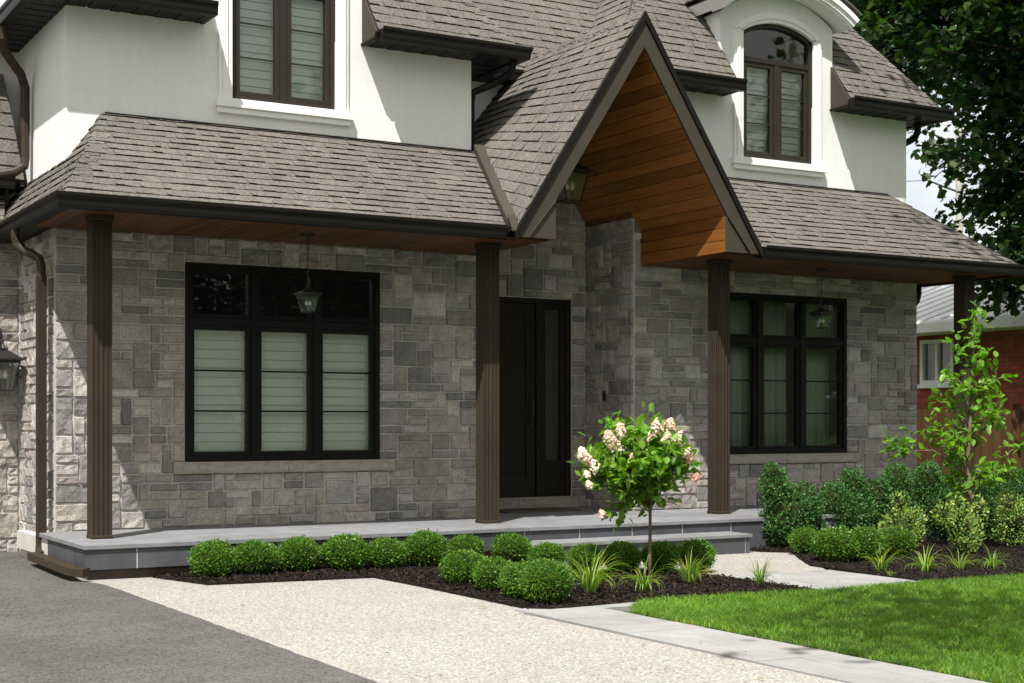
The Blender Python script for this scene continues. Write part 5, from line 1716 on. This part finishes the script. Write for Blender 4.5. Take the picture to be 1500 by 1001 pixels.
fn = empty('wooden_fence', (17, 16.5, -.1), 'brown board fence between the stone house and the brick house', 'fence')
mb = MB(); rg = random.Random(4); x = 14.1
while x < 19.9:
    t = rg.uniform(.75, 1.25); mb.box(x + .003, x + .137, 16.5 + rg.uniform(-.003, .003), 16.52, -.15, 1.50 + rg.uniform(-.008, .008) + (.12 if 17.9 < x < 18.6 else 0), (t, t, t)); x += .14
mb.build('boards', 'fence', fn)
mb = MB()
for x in (14.3, 16.6, 19.0): mb.box(x, x + .1, 16.53, 16.63, -.2, 1.6)
mb.box(14.1, 19.9, 16.521, 16.56, .3, .39); mb.box(14.1, 19.9, 16.521, 16.56, 1.15, 1.24)
mb.build('frame', 'fence', fn)

px_, py_ = 47.4, 44.3
pl = empty('utility_pole', (px_, py_, -.4), 'pale wooden utility pole seen through the maple leaves', 'pole')
mb = MB(); mb.tube([(px_, py_, -.6), (px_, py_, 13.9)], [.2, .14], 12); mb.build('shaft', 'polewood', pl)
mb = MB()
u = Vector((-.864, .503, 0))
for z in (10.9, 12.9):
    mb = MB(); p = Vector((px_, py_, z)); mb.tube([p, p + u * .7 + Vector((0, 0, .25)), p + u * 1.3 + Vector((0, 0, .5))], [.05, .045, .035], 6)
    mb.tube([p + u * .75 + Vector((0, 0, .25)), p + u * .9 + Vector((0, 0, -.25))], .05, 6)
    mb.build('cross_arm', 'wire', pl)
for k, z in enumerate((11.4, 13.4, 9.6)):
    mb = MB(); p = Vector((px_, py_, z)) + u * 1.3
    q = p + Vector((-46, 2, -2.5)); pts = []
    for i in range(25):
        f = i / 24; pts.append(p + (q - p) * f - Vector((0, 0, 4 * f * (1 - f) * .7)))
    mb.tube(pts, .016, 5)
    tag(mb.build('power_line', 'wire'), ['middle power line from the utility pole', 'highest power line from the utility pole', 'lowest power line from the utility pole'][k], 'cable', 'power lines')
# far foliage behind the houses
rsb = np.random.RandomState(77)
big_tree('background_tree', 'light green tree top behind the brick bungalow', (33, 31, -.3), 5.5, [(33, 31, 3.8, 3.4, 2.0), (30, 30, 3.2, 2.2, 1.4)], 305, .16, 40, 300, m='young', sp=.35, shape=LEAF)

# a few fallen leaves and scraps lying about
rs = np.random.RandomState(55)
for i in range(26):
    if i < 14: x, y = rs.uniform(3.3, 5.0), rs.uniform(5.5, 10.9)
    else: x, y = rs.uniform(5.05, 9.0), rs.uniform(5.5, 9.3)
    if i >= 14 and x > 5.6 and y < 8.7: y = rs.uniform(8.75, 9.8); x = rs.uniform(5.6, 8.8)
    a = rs.uniform(0, 6.28)
    V, F, k = leaves(np.zeros((1, 3)), np.array([[math.cos(a), math.sin(a), .08]]), np.array([[rs.normal(0, .2), rs.normal(0, .2), 1.0]]), np.array([rs.uniform(.02, .04)]), np.array([rs.uniform(.014, .024)]), LEAF)
    o = np_mesh('fallen_leaf', V, F, 'lily', np.array([[1.6, .9, .5]]) * rs.uniform(.6, 1.3))
    x, y = Q(x, y); o.location = (x, y, G(x, y) + (.022 if x > 5.1 else .008))
    tag(o, 'tiny dry leaf fallen on the paving or the mulch', 'leaf', 'fallen leaves')
